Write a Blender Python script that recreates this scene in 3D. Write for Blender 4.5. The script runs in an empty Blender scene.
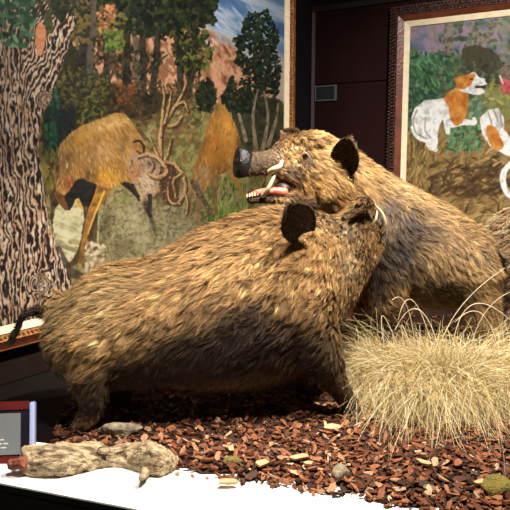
import bpy, bmesh, math, random
import numpy as np
from mathutils import Vector, Matrix
random.seed(7)
RNG = np.random.default_rng(7)
S = bpy.context.scene
COL = S.collection

# ------------------------------------------------------------------ camera
FPX, PITCH, EYE = 700.0, math.radians(7.73), 1.6
cam_d = bpy.data.cameras.new('camera'); cam = bpy.data.objects.new('camera', cam_d); COL.objects.link(cam)
cam.location = (0, 0, EYE); cam.rotation_euler = (math.pi/2 - PITCH, 0, 0)
cam_d.sensor_width = 36; cam_d.lens = 36*FPX/510; cam_d.clip_start = .05
S.camera = cam

# ------------------------------------------------------------------ world, lights, exposure
w = bpy.data.worlds.new('world'); S.world = w; w.use_nodes = True
w.node_tree.nodes['Background'].inputs[0].default_value = (1, .93, .85, 1)
w.node_tree.nodes['Background'].inputs[1].default_value = .07
S.view_settings.view_transform = 'Standard'; S.view_settings.look = 'None'
S.view_settings.exposure = 0.0; S.view_settings.gamma = 1
S.view_settings.use_curve_mapping = False

def spot(name, loc, target, energy, size=60, blend=.5, r=.08, col=(1, .93, .82)):
    d = bpy.data.lights.new(name, 'SPOT'); d.energy = energy; d.spot_size = math.radians(size)
    d.spot_blend = blend; d.shadow_soft_size = r; d.color = col
    o = bpy.data.objects.new(name, d); COL.objects.link(o); o.location = loc
    o.rotation_euler = (Vector(target)-Vector(loc)).to_track_quat('-Z', 'Y').to_euler()
    return o
spot('key_spot', (.95, 2.15, 3.7), (.0, 3.15, .6), 900, 60, .5, .05)
spot('boar_spot', (.45, 2.6, 3.7), (.65, 3.9, 1.2), 400, 78, .6, .05)
spot('third_boar_spot', (1.75, 2.1, 3.7), (1.55, 4.2, .9), 420, 50, .8, .06)  # unseen extra spot, added to brighten the third boar
spot('left_painting_spot', (1.0, 2.6, 3.6), (-.5, 4.9, 1.9), 560, 75, .8, .15, (1, .96, .9))
spot('right_painting_spot', (1.3, 3.2, 3.6), (1.75, 5.4, 2.0), 400, 60, .9, .12, (1, .97, .92))
spot('front_spot', (-.1, 1.3, 3.6), (-.35, 2.60, .45), 420, 34, .7, .06)

# ------------------------------------------------------------------ projection helpers (working out positions from image pixels, and back)
CP, SP = math.cos(PITCH), math.sin(PITCH)
def ray(px, py):
    u = (px-255)/FPX; v = (255-py)/FPX
    return np.array([u, CP+v*SP, -SP+v*CP])
def P(px, py, Y):
    d = ray(px, py); return Vector(d*(Y/d[1])+np.array([0, 0, EYE]))
DECK = .45
def G(px, py, z=DECK):
    d = ray(px, py); t = (z-EYE)/d[2]; return Vector(d*t+np.array([0, 0, EYE]))
def proj(p):
    p = np.asarray(p, float)-np.array([0, 0, EYE])
    dep = p[..., 1]*CP-p[..., 2]*SP
    return 255+FPX*p[..., 0]/dep, 255-FPX*(p[..., 1]*SP+p[..., 2]*CP)/dep

# ------------------------------------------------------------------ materials
def mat(name, c, rough=.6, c2=None, scale=8, bump=0, bscale=30, metal=0, detail=5, stretch=None, spec=.4, coat=0):
    m = bpy.data.materials.new(name); m.use_nodes = True
    n = m.node_tree.nodes; l = m.node_tree.links; b = n['Principled BSDF']
    b.inputs['Base Color'].default_value = (*c, 1); b.inputs['Roughness'].default_value = rough
    b.inputs['Metallic'].default_value = metal; b.inputs['Specular IOR Level'].default_value = spec
    b.inputs['Coat Weight'].default_value = coat
    tc = n.new('ShaderNodeTexCoord'); mp = n.new('ShaderNodeMapping'); l.new(tc.outputs['Object'], mp.inputs[0])
    if stretch: mp.inputs['Scale'].default_value = stretch
    if c2:
        t = n.new('ShaderNodeTexNoise'); t.inputs['Scale'].default_value = scale; t.inputs['Detail'].default_value = detail
        l.new(mp.outputs[0], t.inputs[0])
        r = n.new('ShaderNodeValToRGB'); r.color_ramp.elements[0].position = .35; r.color_ramp.elements[1].position = .65
        r.color_ramp.elements[0].color = (*c, 1); r.color_ramp.elements[1].color = (*c2, 1)
        l.new(t.outputs[0], r.inputs[0]); l.new(r.outputs[0], b.inputs['Base Color'])
    if bump:
        t = n.new('ShaderNodeTexNoise'); t.inputs['Scale'].default_value = bscale; t.inputs['Detail'].default_value = 6
        l.new(mp.outputs[0], t.inputs[0])
        bp = n.new('ShaderNodeBump'); bp.inputs['Strength'].default_value = bump; bp.inputs['Distance'].default_value = .015
        l.new(t.outputs[0], bp.inputs['Height']); l.new(bp.outputs[0], b.inputs['Normal'])
    return m
def vmat(name, rough=.6, spec=.2, jitter=False):
    m = bpy.data.materials.new(name); m.use_nodes = True
    n = m.node_tree.nodes; l = m.node_tree.links; b = n['Principled BSDF']
    a = n.new('ShaderNodeAttribute'); a.attribute_name = 'Col'
    l.new(a.outputs['Color'], b.inputs['Base Color'])
    b.inputs['Roughness'].default_value = rough; b.inputs['Specular IOR Level'].default_value = spec
    return m
M = dict(
 wall=mat('dark_wall', (.0045, .0035, .005), .7, (.007, .005, .006), 3, spec=.12),
 panel=mat('burgundy_panel', (.011, .0026, .0028), .6, (.016, .004, .004), 1.5, stretch=(1, 1, .2), spec=.12),
 floor=mat('dark_floor', (.03, .018, .012), .4, (.05, .03, .02), 6),
 ceil=mat('ceiling_paint', (.12, .11, .10), .9, (.14, .13, .12), 4),
 trim=mat('grey_trim', (.075, .05, .055), .4, (.09, .065, .07), 20),
 ledge=mat('ledge_wood', (.012, .007, .005), .4, (.018, .010, .007), 6),
 deck=mat('white_deck', (.86, .85, .82), .5, (.90, .89, .86), 3, .05, 60),
 fascia=mat('fascia', (.007, .005, .004), .8, (.010, .006, .005), 5, spec=.1),
 gold=mat('gold_frame', (.34, .15, .04), .4, (.20, .07, .02), 25, .6, 70, metal=.35),
 cream=mat('cream_liner', (.72, .58, .38), .5, (.80, .66, .45), 20),
 redwood=mat('red_frame_wood', (.17, .045, .02), .35, (.10, .027, .012), 8, .2, 40),
 carved=mat('carved_frame_wood', (.075, .026, .014), .4, (.018, .007, .006), 60, 1.0, 90),
 plate=mat('plate_metal', (.012, .013, .015), .45, (.009, .010, .012), 30),
 platerim=mat('plate_rim', (.07, .075, .08), .4),
 hide=mat('boar_hide', (.045, .026, .014), .9, (.075, .042, .02), 14, .5, 60),
 fur=vmat('boar_fur', .62, .18),
 ear=mat('ear_hide', (.018, .012, .010), .9, (.035, .022, .016), 30, .4, 80),
 snout=mat('snout_skin', (.005, .0045, .005), .28, (.011, .009, .009), 40, .5, 120),
 tusk=mat('tusk_ivory', (.78, .68, .45), .25, (.62, .48, .26), 18, coat=.3),
 gum=mat('gum_flesh', (.42, .08, .05), .3, (.62, .22, .14), 60, .2, 80),
 mouth=mat('mouth_dark', (.02, .008, .007), .5),
 eye=mat('eye_glass', (.02, .010, .006), .05, coat=1),
 lid=mat('eyelid', (.26, .19, .14), .7),
 hoof=mat('hoof_horn', (.03, .025, .02), .4, (.05, .04, .03), 30),
 bark=mat('log_bark', (.13, .08, .045), .9, (.62, .47, .28), 26, 1.0, 60, stretch=(.7, 2.2, 2.2), detail=10),
 logend=mat('log_end_wood', (.30, .09, .04), .8, (.14, .04, .02), 60, .5, 80),
 straw=vmat('straw', .6, .25),
 chipv=vmat('chips', .75, .2),
 stone=mat('pale_stone', (.34, .27, .18), .85, (.12, .09, .06), 26, 1.0, 50),
 palewood=mat('pale_wood', (.55, .36, .19), .7, (.42, .25, .12), 40, .4, 60),
 moss=mat('dry_moss', (.24, .17, .03), .95, (.14, .12, .03), 60, 1, 120),
 plaqwood=mat('plaque_wood', (.14, .015, .015), .2, (.09, .010, .010), 10, coat=.6),
 plaqdark=mat('plaque_face', (.012, .010, .016), .2, coat=.5),
 plaqgrey=mat('plaque_sheet', (.17, .18, .19), .45, (.20, .21, .22), 5),
 acrylic=mat('plaque_edge', (.45, .55, .85), .15, coat=1),
 white=mat('white_lettering', (.75, .75, .75), .5),
 paint=vmat('oil_paint', .45, .3),
)
# chip materials: colour varies from object to object
def chipmat():
    m = bpy.data.materials.new('bark_chip'); m.use_nodes = True
    n = m.node_tree.nodes; l = m.node_tree.links; b = n['Principled BSDF']
    oi = n.new('ShaderNodeObjectInfo'); r = n.new('ShaderNodeValToRGB')
    cols = [(.04, .016, .010), (.12, .038, .017), (.22, .068, .028), (.27, .10, .045), (.36, .18, .09), (.54, .36, .21)]
    els = r.color_ramp.elements
    els[0].position = 0; els[0].color = (*cols[0], 1); els[1].position = 1; els[1].color = (*cols[-1], 1)
    for i, p in enumerate([.2, .45, .7, .9]):
        e = els.new(p); e.color = (*cols[i+1], 1)
    l.new(oi.outputs['Random'], r.inputs[0])
    tc = n.new('ShaderNodeTexCoord'); t = n.new('ShaderNodeTexNoise'); t.inputs['Scale'].default_value = 70
    l.new(tc.outputs['Object'], t.inputs[0])
    mr = n.new('ShaderNodeMapRange'); mr.inputs[3].default_value = .45; mr.inputs[4].default_value = 1.5
    l.new(t.outputs[0], mr.inputs[0])
    vm = n.new('ShaderNodeVectorMath'); vm.operation = 'SCALE'; l.new(r.outputs[0], vm.inputs[0]); l.new(mr.outputs[0], vm.inputs['Scale'])
    l.new(vm.outputs[0], b.inputs['Base Color']); b.inputs['Roughness'].default_value = .7; b.inputs['Specular IOR Level'].default_value = .25
    bp = n.new('ShaderNodeBump'); bp.inputs['Strength'].default_value = .6; bp.inputs['Distance'].default_value = .004
    l.new(t.outputs[0], bp.inputs['Height']); l.new(bp.outputs[0], b.inputs['Normal'])
    return m
M['chip'] = chipmat()

# ------------------------------------------------------------------ object helpers
def thing(name, label, cat, loc=(0, 0, 0), group=None):
    o = bpy.data.objects.new(name, None); COL.objects.link(o); o.location = loc; o.empty_display_size = .1
    o['label'] = label; o['category'] = cat
    if group: o['group'] = group
    return o
def tag(o, label, cat, group=None, kind=None):
    o['label'] = label; o['category'] = cat
    if group: o['group'] = group
    if kind: o['kind'] = kind
    return o
def link(name, me, m, parent=None, smooth=False):
    o = bpy.data.objects.new(name, me); COL.objects.link(o)
    if m:
        me.materials.clear(); me.materials.append(m)
    if smooth: me.polygons.foreach_set('use_smooth', [True]*len(me.polygons))
    if parent:
        o.parent = parent; top = parent; off = Vector(parent.location)
        while top.parent: top = top.parent; off += Vector(top.location)
        if off.length: me.transform(Matrix.Translation(-off))
    return o
def from_bm(name, bm, m, parent=None, smooth=False):
    me = bpy.data.meshes.new(name); bmesh.ops.recalc_face_normals(bm, faces=bm.faces[:]); bm.to_mesh(me); bm.free()
    return link(name, me, m, parent, smooth)
def struct(o): o['kind'] = 'structure'; return o
def box(bm, a, b, frame=None):
    vs = []
    for x in (a[0], b[0]):
        for y in (a[1], b[1]):
            for z in (a[2], b[2]):
                p = Vector((x, y, z)); vs.append(bm.verts.new(frame @ p if frame else p))
    for f in ((0, 1, 3, 2), (4, 6, 7, 5), (0, 4, 5, 1), (2, 3, 7, 6), (0, 2, 6, 4), (1, 5, 7, 3)):
        bm.faces.new([vs[i] for i in f])
def prism(bm, pts, z0, z1):
    a = [bm.verts.new((p[0], p[1], z0)) for p in pts]; b = [bm.verts.new((p[0], p[1], z1)) for p in pts]
    bm.faces.new(a[::-1]); bm.faces.new(b); n = len(pts)
    for i in range(n): bm.faces.new((a[i], a[(i+1) % n], b[(i+1) % n], b[i]))
def loft(bm, secs, n=20):
    """secs: list of (centre, axis_a, axis_b)"""
    rings = []
    for c, a, b in secs:
        rings.append([bm.verts.new(Vector(c)+Vector(a)*math.cos(2*math.pi*k/n)+Vector(b)*math.sin(2*math.pi*k/n)) for k in range(n)])
    for r0, r1 in zip(rings, rings[1:]):
        for k in range(n): bm.faces.new((r0[k], r0[(k+1) % n], r1[(k+1) % n], r1[k]))
    bm.faces.new(rings[0][::-1]); bm.faces.new(rings[-1])
def tube(bm, pts, rs, n=12, sub=4):
    """smooth tapered tube with rounded ends through 3-D points"""
    pts = [Vector(p) for p in pts]; Q = []; R = []
    for i in range(len(pts)-1):
        p0 = pts[max(i-1, 0)]; p1 = pts[i]; p2 = pts[i+1]; p3 = pts[min(i+2, len(pts)-1)]
        for k in range(sub):
            t = k/sub; Q.append(.5*((2*p1)+(p2-p0)*t+(2*p0-5*p1+4*p2-p3)*t*t+(-p0+3*p1-3*p2+p3)*t**3)); R.append(rs[i]*(1-t)+rs[i+1]*t)
    Q.append(pts[-1]); R.append(rs[-1])
    T = [(Q[min(i+1, len(Q)-1)]-Q[max(i-1, 0)]).normalized() for i in range(len(Q))]
    ref = Vector((0, 0, 1)) if abs(T[0].z) < .8 else Vector((0, 1, 0))
    secs = []
    for k in (.15, .6): secs.append((Q[0]-T[0]*R[0]*(1-k)*.9, T[0], R[0]*math.sqrt(max(0, 1-(1-k)**2))))
    for q, t, r in zip(Q, T, R): secs.append((q, t, r))
    for k in (.6, .15): secs.append((Q[-1]+T[-1]*R[-1]*(1-k)*.9, T[-1], R[-1]*math.sqrt(max(0, 1-(1-k)**2))))
    out = []
    for q, t, r in secs:
        a = (ref-t*ref.dot(t)).normalized(); b = t.cross(a); out.append((q, a*r, b*r)); ref = a
    loft(bm, out, n)
def ellipsoid(bm, c, r, rot=None, u=16, v=10):
    m = Matrix.Translation(Vector(c)) @ (rot.to_4x4() if rot else Matrix.Identity(4)) @ Matrix.Diagonal((*r, 1))
    bmesh.ops.create_uvsphere(bm, u_segments=u, v_segments=v, radius=1, matrix=m)

# ------------------------------------------------------------------ room shell
C0 = Vector((-1.30, 3.6)); DL = Vector((.558, .830)); DR = Vector((.830, -.558))
CT = 3.24; CORNER = C0+DL*CT
def WL(t, z, off=0):   # off: distance out of the left wall into the room
    p = C0+DL*t+DR*off; return Vector((p.x, p.y, z))
def WR(s, z, off=0):
    p = CORNER+DR*s-DL*off; return Vector((p.x, p.y, z))
H = 3.9
def wallbox(name, W, t0, t1, z0, z1, o0, o1, m, parent=None):
    bm = bmesh.new(); vs = [bm.verts.new(W(t, z, o)) for t in (t0, t1) for o in (o0, o1) for z in (z0, z1)]
    for f in ((0, 1, 3, 2), (4, 6, 7, 5), (0, 4, 5, 1), (2, 3, 7, 6), (0, 2, 6, 4), (1, 5, 7, 3)): bm.faces.new([vs[i] for i in f])
    return from_bm(name, bm, m, parent)
struct(wallbox('wall_left', WL, -5, CT+.2, 0, H, -.2, 0, M['wall']))
struct(wallbox('wall_right', WR, 0, 6.5, 0, H, -.2, 0, M['wall']))
A, B, Cc = C0+DL*-5, CORNER, CORNER+DR*6.5
bm = bmesh.new(); prism(bm, [A, B, Cc, (Cc.x, -2), (A.x, -2)], -.1, 0); struct(from_bm('floor', bm, M['floor']))
bm = bmesh.new(); prism(bm, [A, B, Cc, (Cc.x, -2), (A.x, -2)], H, H+.1); struct(from_bm('ceiling', bm, M['ceil']))
# panelled part of the right wall beside the corner
def s_at(px):
    k = (px-255)/706.4; return (k*CORNER.y-CORNER.x)/(DR.x-k*DR.y)
def t_at(px):
    k = (px-255)/706.4; return (k*C0.y-C0.x)/(DL.x-k*DL.y)
def z_at(px, py, W, q):
    d = ray(px, py); p = W(q, 0); return EYE+d[2]*p.y/d[1]
sa, sb = s_at(316), s_at(389)
zt = z_at(350, 9, WR, s_at(350)); zm = z_at(350, 83, WR, s_at(350))
wall_panel = struct(wallbox('wall_panel_1', WR, sa, sb+.3, zm+.004, zt, .002, .03, M['panel']))  # upper half of the burgundy wall panelling
wallbox('lower_panel', WR, sa, sb+.3, DECK, zm-.004, .002, .03, M['panel'], wall_panel)
struct(wallbox('trim_1', WR, sa-.03, sa-.008, DECK, zt+.03, .002, .045, M['trim']))
struct(wallbox('trim_2', WR, sa-.03, sb+.3, zt+.004, zt+.05, .002, .045, M['ledge']))
pz0, pz1 = z_at(327, 100, WR, s_at(327)), z_at(327, 87, WR, s_at(327))
pt = thing('wall_plate', 'small dark metal plate with grey rim on the burgundy panel', 'wall plate', WR(s_at(327), pz0, .03))
wallbox('plate', WR, s_at(317.5), s_at(336), pz0, pz1, .031, .040, M['plate'], pt)
bm = bmesh.new(); q0, q1 = s_at(316.6), s_at(337.5)
def wb(bm, W, t0, t1, z0, z1, o0, o1):
    vs = [bm.verts.new(W(t, z, o)) for t in (t0, t1) for o in (o0, o1) for z in (z0, z1)]
    for f in ((0, 1, 3, 2), (4, 6, 7, 5), (0, 4, 5, 1), (2, 3, 7, 6), (0, 2, 6, 4), (1, 5, 7, 3)): bm.faces.new([vs[i] for i in f])
wb(bm, WR, q0, q1, pz1, pz1+.010, .031, .046); wb(bm, WR, q0, q1, pz0-.010, pz0, .031, .046)
wb(bm, WR, q1-.016, q1, pz0, pz1, .031, .046); wb(bm, WR, q0, q0+.008, pz0, pz1, .031, .046)
from_bm('rim', bm, M['platerim'], pt)
# baseboard rail where the platform meets the left wall
zl = z_at(0, 389, WL, 0)
struct(wallbox('baseboard_left', WL, -3, CT, DECK+.002, DECK+.10, .002, .06, M['ledge']))
struct(wallbox('baseboard_right', WR, 0.05, 5, DECK+.002, DECK+.10, .032, .06, M['ledge']))

# ------------------------------------------------------------------ display platform
F0, F1 = G(0, 483), G(141, 510); FD = (F1-F0).normalized(); FD = Vector((FD.x, FD.y, 0)); FD = FD.normalized()
fa = F0-FD*1.3; fb = F0+FD*4.2
def isect_wall(C, D, F, FD_):
    # intersection of wall line with platform front line
    det = D.x*(-FD_.y)+FD_.x*D.y; r = Vector((F.x-C.x, F.y-C.y))
    t = (r.x*(-FD_.y)+FD_.x*r.y)/det; return t
def onleft(p): return (p-C0).dot(DR)
tl = isect_wall(C0, DL, F0, FD); tr = isect_wall(CORNER, DR, F0, FD)
pl = thing('display_platform', 'low white display platform with dark front under the boars', 'platform', (0, 2.6, 0))
pa = C0+DL*(tl+.002)+DR*.004; pb = CORNER+DR*min(abs(tr), 4.5)
if tr < 0 or tr > 4.5:
    pb = CORNER+DR*4.5; pc = F0+FD*3.2; poly = [pa, CORNER+DR*.004-DL*.004, pb-DL*.004, pc]
else: poly = [pa, CORNER+DR*.004-DL*.004, CORNER+DR*tr-DL*.004]
poly = [(p.x, p.y) for p in poly]
bm = bmesh.new(); prism(bm, poly, DECK-.03, DECK-.004); from_bm('dark_top', bm, M['fascia'], pl)
fl = Vector((-FD.y, FD.x)); 
def board_start(o):   # where the front line, shifted back by o, meets the left wall
    p = Vector((F0.x+fl.x*o, F0.y+fl.y*o)); t = isect_wall(C0, DL, p, FD); q = C0+DL*t+DR*.01
    return (q-p).dot(Vector((FD.x, FD.y)))+.01
ta, tb = board_start(0), board_start(.30)
bm = bmesh.new(); k0, k1 = F0+FD.to_3d()*ta, F0+FD.to_3d()*3.0
prism(bm, [(k0.x, k0.y), (k1.x, k1.y), (k1.x+fl.x*.55, k1.y+fl.y*.55), (F0.x+FD.x*tb+fl.x*.30, F0.y+FD.y*tb+fl.y*.30)], DECK-.006, DECK); from_bm('white_board', bm, M['deck'], pl)
bm = bmesh.new(); cx = sum(p[0] for p in poly)/len(poly); cy = sum(p[1] for p in poly)/len(poly)
prism(bm, [(cx+(p[0]-cx)*.999, cy+(p[1]-cy)*.999) for p in poly], .001, DECK-.03); from_bm('fascia', bm, M['fascia'], pl)

# ------------------------------------------------------------------ small numpy painter for the two oil paintings
def vnoise(x, y, seed=0):
    xi = np.floor(x).astype(np.int64); yi = np.floor(y).astype(np.int64); fx = x-xi; fy = y-yi
    fx = fx*fx*(3-2*fx); fy = fy*fy*(3-2*fy)
    def h(a, b):
        n = (a*374761393+b*668265263+seed*1442695041) & 0xffffffff
        n = ((n ^ (n >> 13))*1274126177) & 0xffffffff
        return ((n ^ (n >> 16)) & 0xffff)/65535.
    return (h(xi, yi)*(1-fx)+h(xi+1, yi)*fx)*(1-fy)+(h(xi, yi+1)*(1-fx)+h(xi+1, yi+1)*fx)*fy
def fbm(x, y, seed=0, o=4):
    s = 0; a = .5; tot = 0
    for i in range(o): s = s+a*vnoise(x*2**i, y*2**i, seed+i*7); tot += a; a *= .55
    return s/tot
def curve(pts, closed, k=5):
    p = np.array(pts, float); n = len(p); out = []
    rng_ = range(n) if closed else range(n-1)
    for i in rng_:
        q = [p[(i+j) % n] if closed else p[min(max(i+j, 0), n-1)] for j in (-1, 0, 1, 2)]
        for s_ in range(k):
            t = s_/k; out.append(.5*(2*q[1]+(q[2]-q[0])*t+(2*q[0]-5*q[1]+4*q[2]-q[3])*t*t+(-q[0]+3*q[1]-3*q[2]+q[3])*t**3))
    if not closed: out.append(p[-1])
    return np.array(out)
class Canvas:
    def tone(s, cx, cy, rx, ry, col, alpha=.8, ang=0, grain=.5):
        """soft touch of another pigment inside the last painted shape"""
        w, mk = s.last; X, Y = s.X[w]-cx, s.Y[w]-cy; u = X*math.cos(ang)+Y*math.sin(ang); v = -X*math.sin(ang)+Y*math.cos(ang)
        g = np.exp(-((u/rx)**2+(v/ry)**2))*mk*alpha*(1-grain+grain*2*fbm((s.X[w]*math.cos(ang)+s.Y[w]*math.sin(ang))/5, (-s.X[w]*math.sin(ang)+s.Y[w]*math.cos(ang))/1.6, 77, 3))
        s.put(w, np.clip(g, 0, 1), np.array(col)/255.*np.ones(g.shape+(3,)))
    def hairs(s, n, L, ang, cols, alpha=.4, spread=.25, Wd=.55):
        w, mk = s.last; r_ = s.rng; cols = np.array(cols, float)/255.; H_, W_ = mk.shape
        x0, y0 = s.X[w][0, 0], s.Y[w][0, 0]
        for _ in range(n):
            j, i = r_.integers(H_), r_.integers(W_)
            if mk[j, i] < .5: continue
            x, y = x0+i/s.k, y0+j/s.k; a = (ang(x, y) if callable(ang) else ang)+r_.normal()*spread; l = L*r_.uniform(.5, 1.3)
            ww = s.win(x-l-1, y-l-1, x+l+1, y+l+1)
            if ww is None: continue
            X = s.X[ww]-x; Y = s.Y[ww]-y; u = X*math.cos(a)+Y*math.sin(a); v = -X*math.sin(a)+Y*math.cos(a)
            s.put(ww, np.clip((1.15-(u/l)**2-(v/Wd)**2)*2, 0, 1)*alpha, cols[r_.integers(len(cols))]*r_.uniform(.85, 1.12))
    def __init__(s, x0, y0, x1, y1, k=2.5):
        s.x0, s.y0, s.k = x0, y0, k; s.W = int((x1-x0)*k); s.H = int((y1-y0)*k)
        s.X, s.Y = np.meshgrid(x0+(np.arange(s.W)+.5)/k, y0+(np.arange(s.H)+.5)/k)
        s.a = np.zeros((s.H, s.W, 3)); s.rng = np.random.default_rng(3)
    def win(s, x0, y0, x1, y1):
        i0 = max(0, int((x0-s.x0)*s.k)); i1 = min(s.W, int((x1-s.x0)*s.k)+1); j0 = max(0, int((y0-s.y0)*s.k)); j1 = min(s.H, int((y1-s.y0)*s.k)+1)
        return None if i1 <= i0 or j1 <= j0 else (slice(j0, j1), slice(i0, i1))
    def put(s, w, mask, col):
        s.a[w] = s.a[w]*(1-mask[..., None])+col*mask[..., None]
    def colr(s, X, Y, cols, sc, ang=0, st=1, seed=0):
        c = np.array(cols, float)/255.; ca, sa_ = math.cos(ang), math.sin(ang)
        u = (X*ca+Y*sa_)/sc/st; v = (-X*sa_+Y*ca)/sc
        n = np.clip((fbm(u, v, seed)-.5)*2.1+.5, 0, .999)*(len(c)-1)
        i = n.astype(int); f = (n-i)[..., None]
        return c[i]*(1-f)+c[np.minimum(i+1, len(c)-1)]*f
    def poly(s, pts, cols, sc=6, ang=0, st=1, warp=1.5, wsc=5, alpha=1, soft=.6, seed=0, sharp=False):
        pts = np.array(pts, float) if (sharp or len(pts) < 5 or len(pts) == 13) else curve(pts, True); m = warp+3
        w = s.win(pts[:, 0].min()-m, pts[:, 1].min()-m, pts[:, 0].max()+m, pts[:, 1].max()+m)
        if w is None: return
        X, Y = s.X[w], s.Y[w]
        Xw = X+(fbm(X/wsc, Y/wsc, 11+seed)-.5)*2*warp; Yw = Y+(fbm(X/wsc, Y/wsc, 31+seed)-.5)*2*warp
        ins = np.zeros(X.shape, bool); D = np.full(X.shape, 1e9); n = len(pts)
        for i in range(n):
            (xa, ya), (xb, yb) = pts[i], pts[(i+1) % n]
            if ya != yb:
                c = ((ya > Yw) != (yb > Yw)) & (Xw < (xb-xa)*(Yw-ya)/(yb-ya)+xa); ins ^= c
            L = (xb-xa)**2+(yb-ya)**2+1e-9; t = np.clip(((Xw-xa)*(xb-xa)+(Yw-ya)*(yb-ya))/L, 0, 1)
            D = np.minimum(D, np.hypot(Xw-xa-t*(xb-xa), Yw-ya-t*(yb-ya)))
        sd = np.where(ins, D, -D); mk = np.clip(sd/soft+.5, 0, 1)*alpha
        s.put(w, mk, s.colr(X, Y, cols, sc, ang, st, seed)); s.last = (w, mk)
    def stroke(s, pts, rs, cols, sc=4, alpha=1, soft=.6, warp=.4, seed=0):
        pts = np.array(pts, float)
        if np.isscalar(rs): rs = [rs]*len(pts)
        if len(pts) > 2:
            q = curve(np.c_[pts, np.array(rs, float)], False, 4); pts = q[:, :2]; rs = list(np.maximum(q[:, 2], .3))
        m = max(rs)+3; w = s.win(pts[:, 0].min()-m, pts[:, 1].min()-m, pts[:, 0].max()+m, pts[:, 1].max()+m)
        if w is None: return
        X, Y = s.X[w], s.Y[w]; Xw = X+(fbm(X/4, Y/4, 5+seed)-.5)*2*warp; Yw = Y+(fbm(X/4, Y/4, 6+seed)-.5)*2*warp
        sd = np.full(X.shape, -1e9)
        for i in range(len(pts)-1):
            (xa, ya), (xb, yb) = pts[i], pts[i+1]; L = (xb-xa)**2+(yb-ya)**2+1e-9
            t = np.clip(((Xw-xa)*(xb-xa)+(Yw-ya)*(yb-ya))/L, 0, 1)
            sd = np.maximum(sd, rs[i]*(1-t)+rs[i+1]*t-np.hypot(Xw-xa-t*(xb-xa), Yw-ya-t*(yb-ya)))
        s.put(w, np.clip(sd/soft+.5, 0, 1)*alpha, s.colr(X, Y, cols, sc, 0, 1, seed))
    def blob(s, cx, cy, rx, ry, cols, **k):
        s.poly([(cx+rx*math.cos(a), cy+ry*math.sin(a)) for a in np.linspace(0, 2*math.pi, 14)[:-1]], cols, **k)
    def dabs(s, n, bx, L, Wd, ang, cols, spread=.6, alpha=.85, curve=0, dens=None):
        r = s.rng; cols = np.array(cols, float)/255.
        for _ in range(n):
            x = r.uniform(bx[0], bx[2]); y = r.uniform(bx[1], bx[3])
            if dens is not None and not dens(x, y): continue
            a = ang+r.normal()*spread; l = L*r.uniform(.5, 1.3); wd = Wd*r.uniform(.6, 1.3)
            w = s.win(x-l-1, y-l-1, x+l+1, y+l+1)
            if w is None: continue
            X = s.X[w]-x; Y = s.Y[w]-y; u = X*math.cos(a)+Y*math.sin(a); v = -X*math.sin(a)+Y*math.cos(a)-curve*u*u/l
            q = (u/l)**2+(v/wd)**2; mk = np.clip((1.15-q)*2.5, 0, 1)*alpha
            c = cols[r.integers(len(cols))]*r.uniform(.85, 1.12); s.put(w, mk, np.clip(c, 0, 1))
    def sample(s, px, py):
        u = np.clip((px-s.x0)*s.k-.5, 0, s.W-1.01); v = np.clip((py-s.y0)*s.k-.5, 0, s.H-1.01)
        i = u.astype(int); j = v.astype(int); fu = (u-i)[:, None]; fv = (v-j)[:, None]; a = s.a
        return (a[j, i]*(1-fu)+a[j, i+1]*fu)*(1-fv)+(a[j+1, i]*(1-fu)+a[j+1, i+1]*fu)*fv
def inpoly(pts):
    def f(x, y):
        ins = False
        for i in range(len(pts)):
            (xa, ya), (xb, yb) = pts[i], pts[(i+1) % len(pts)]
            if (ya > y) != (yb > y) and x < (xb-xa)*(y-ya)/(yb-ya)+xa: ins = not ins
        return ins
    return f

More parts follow.
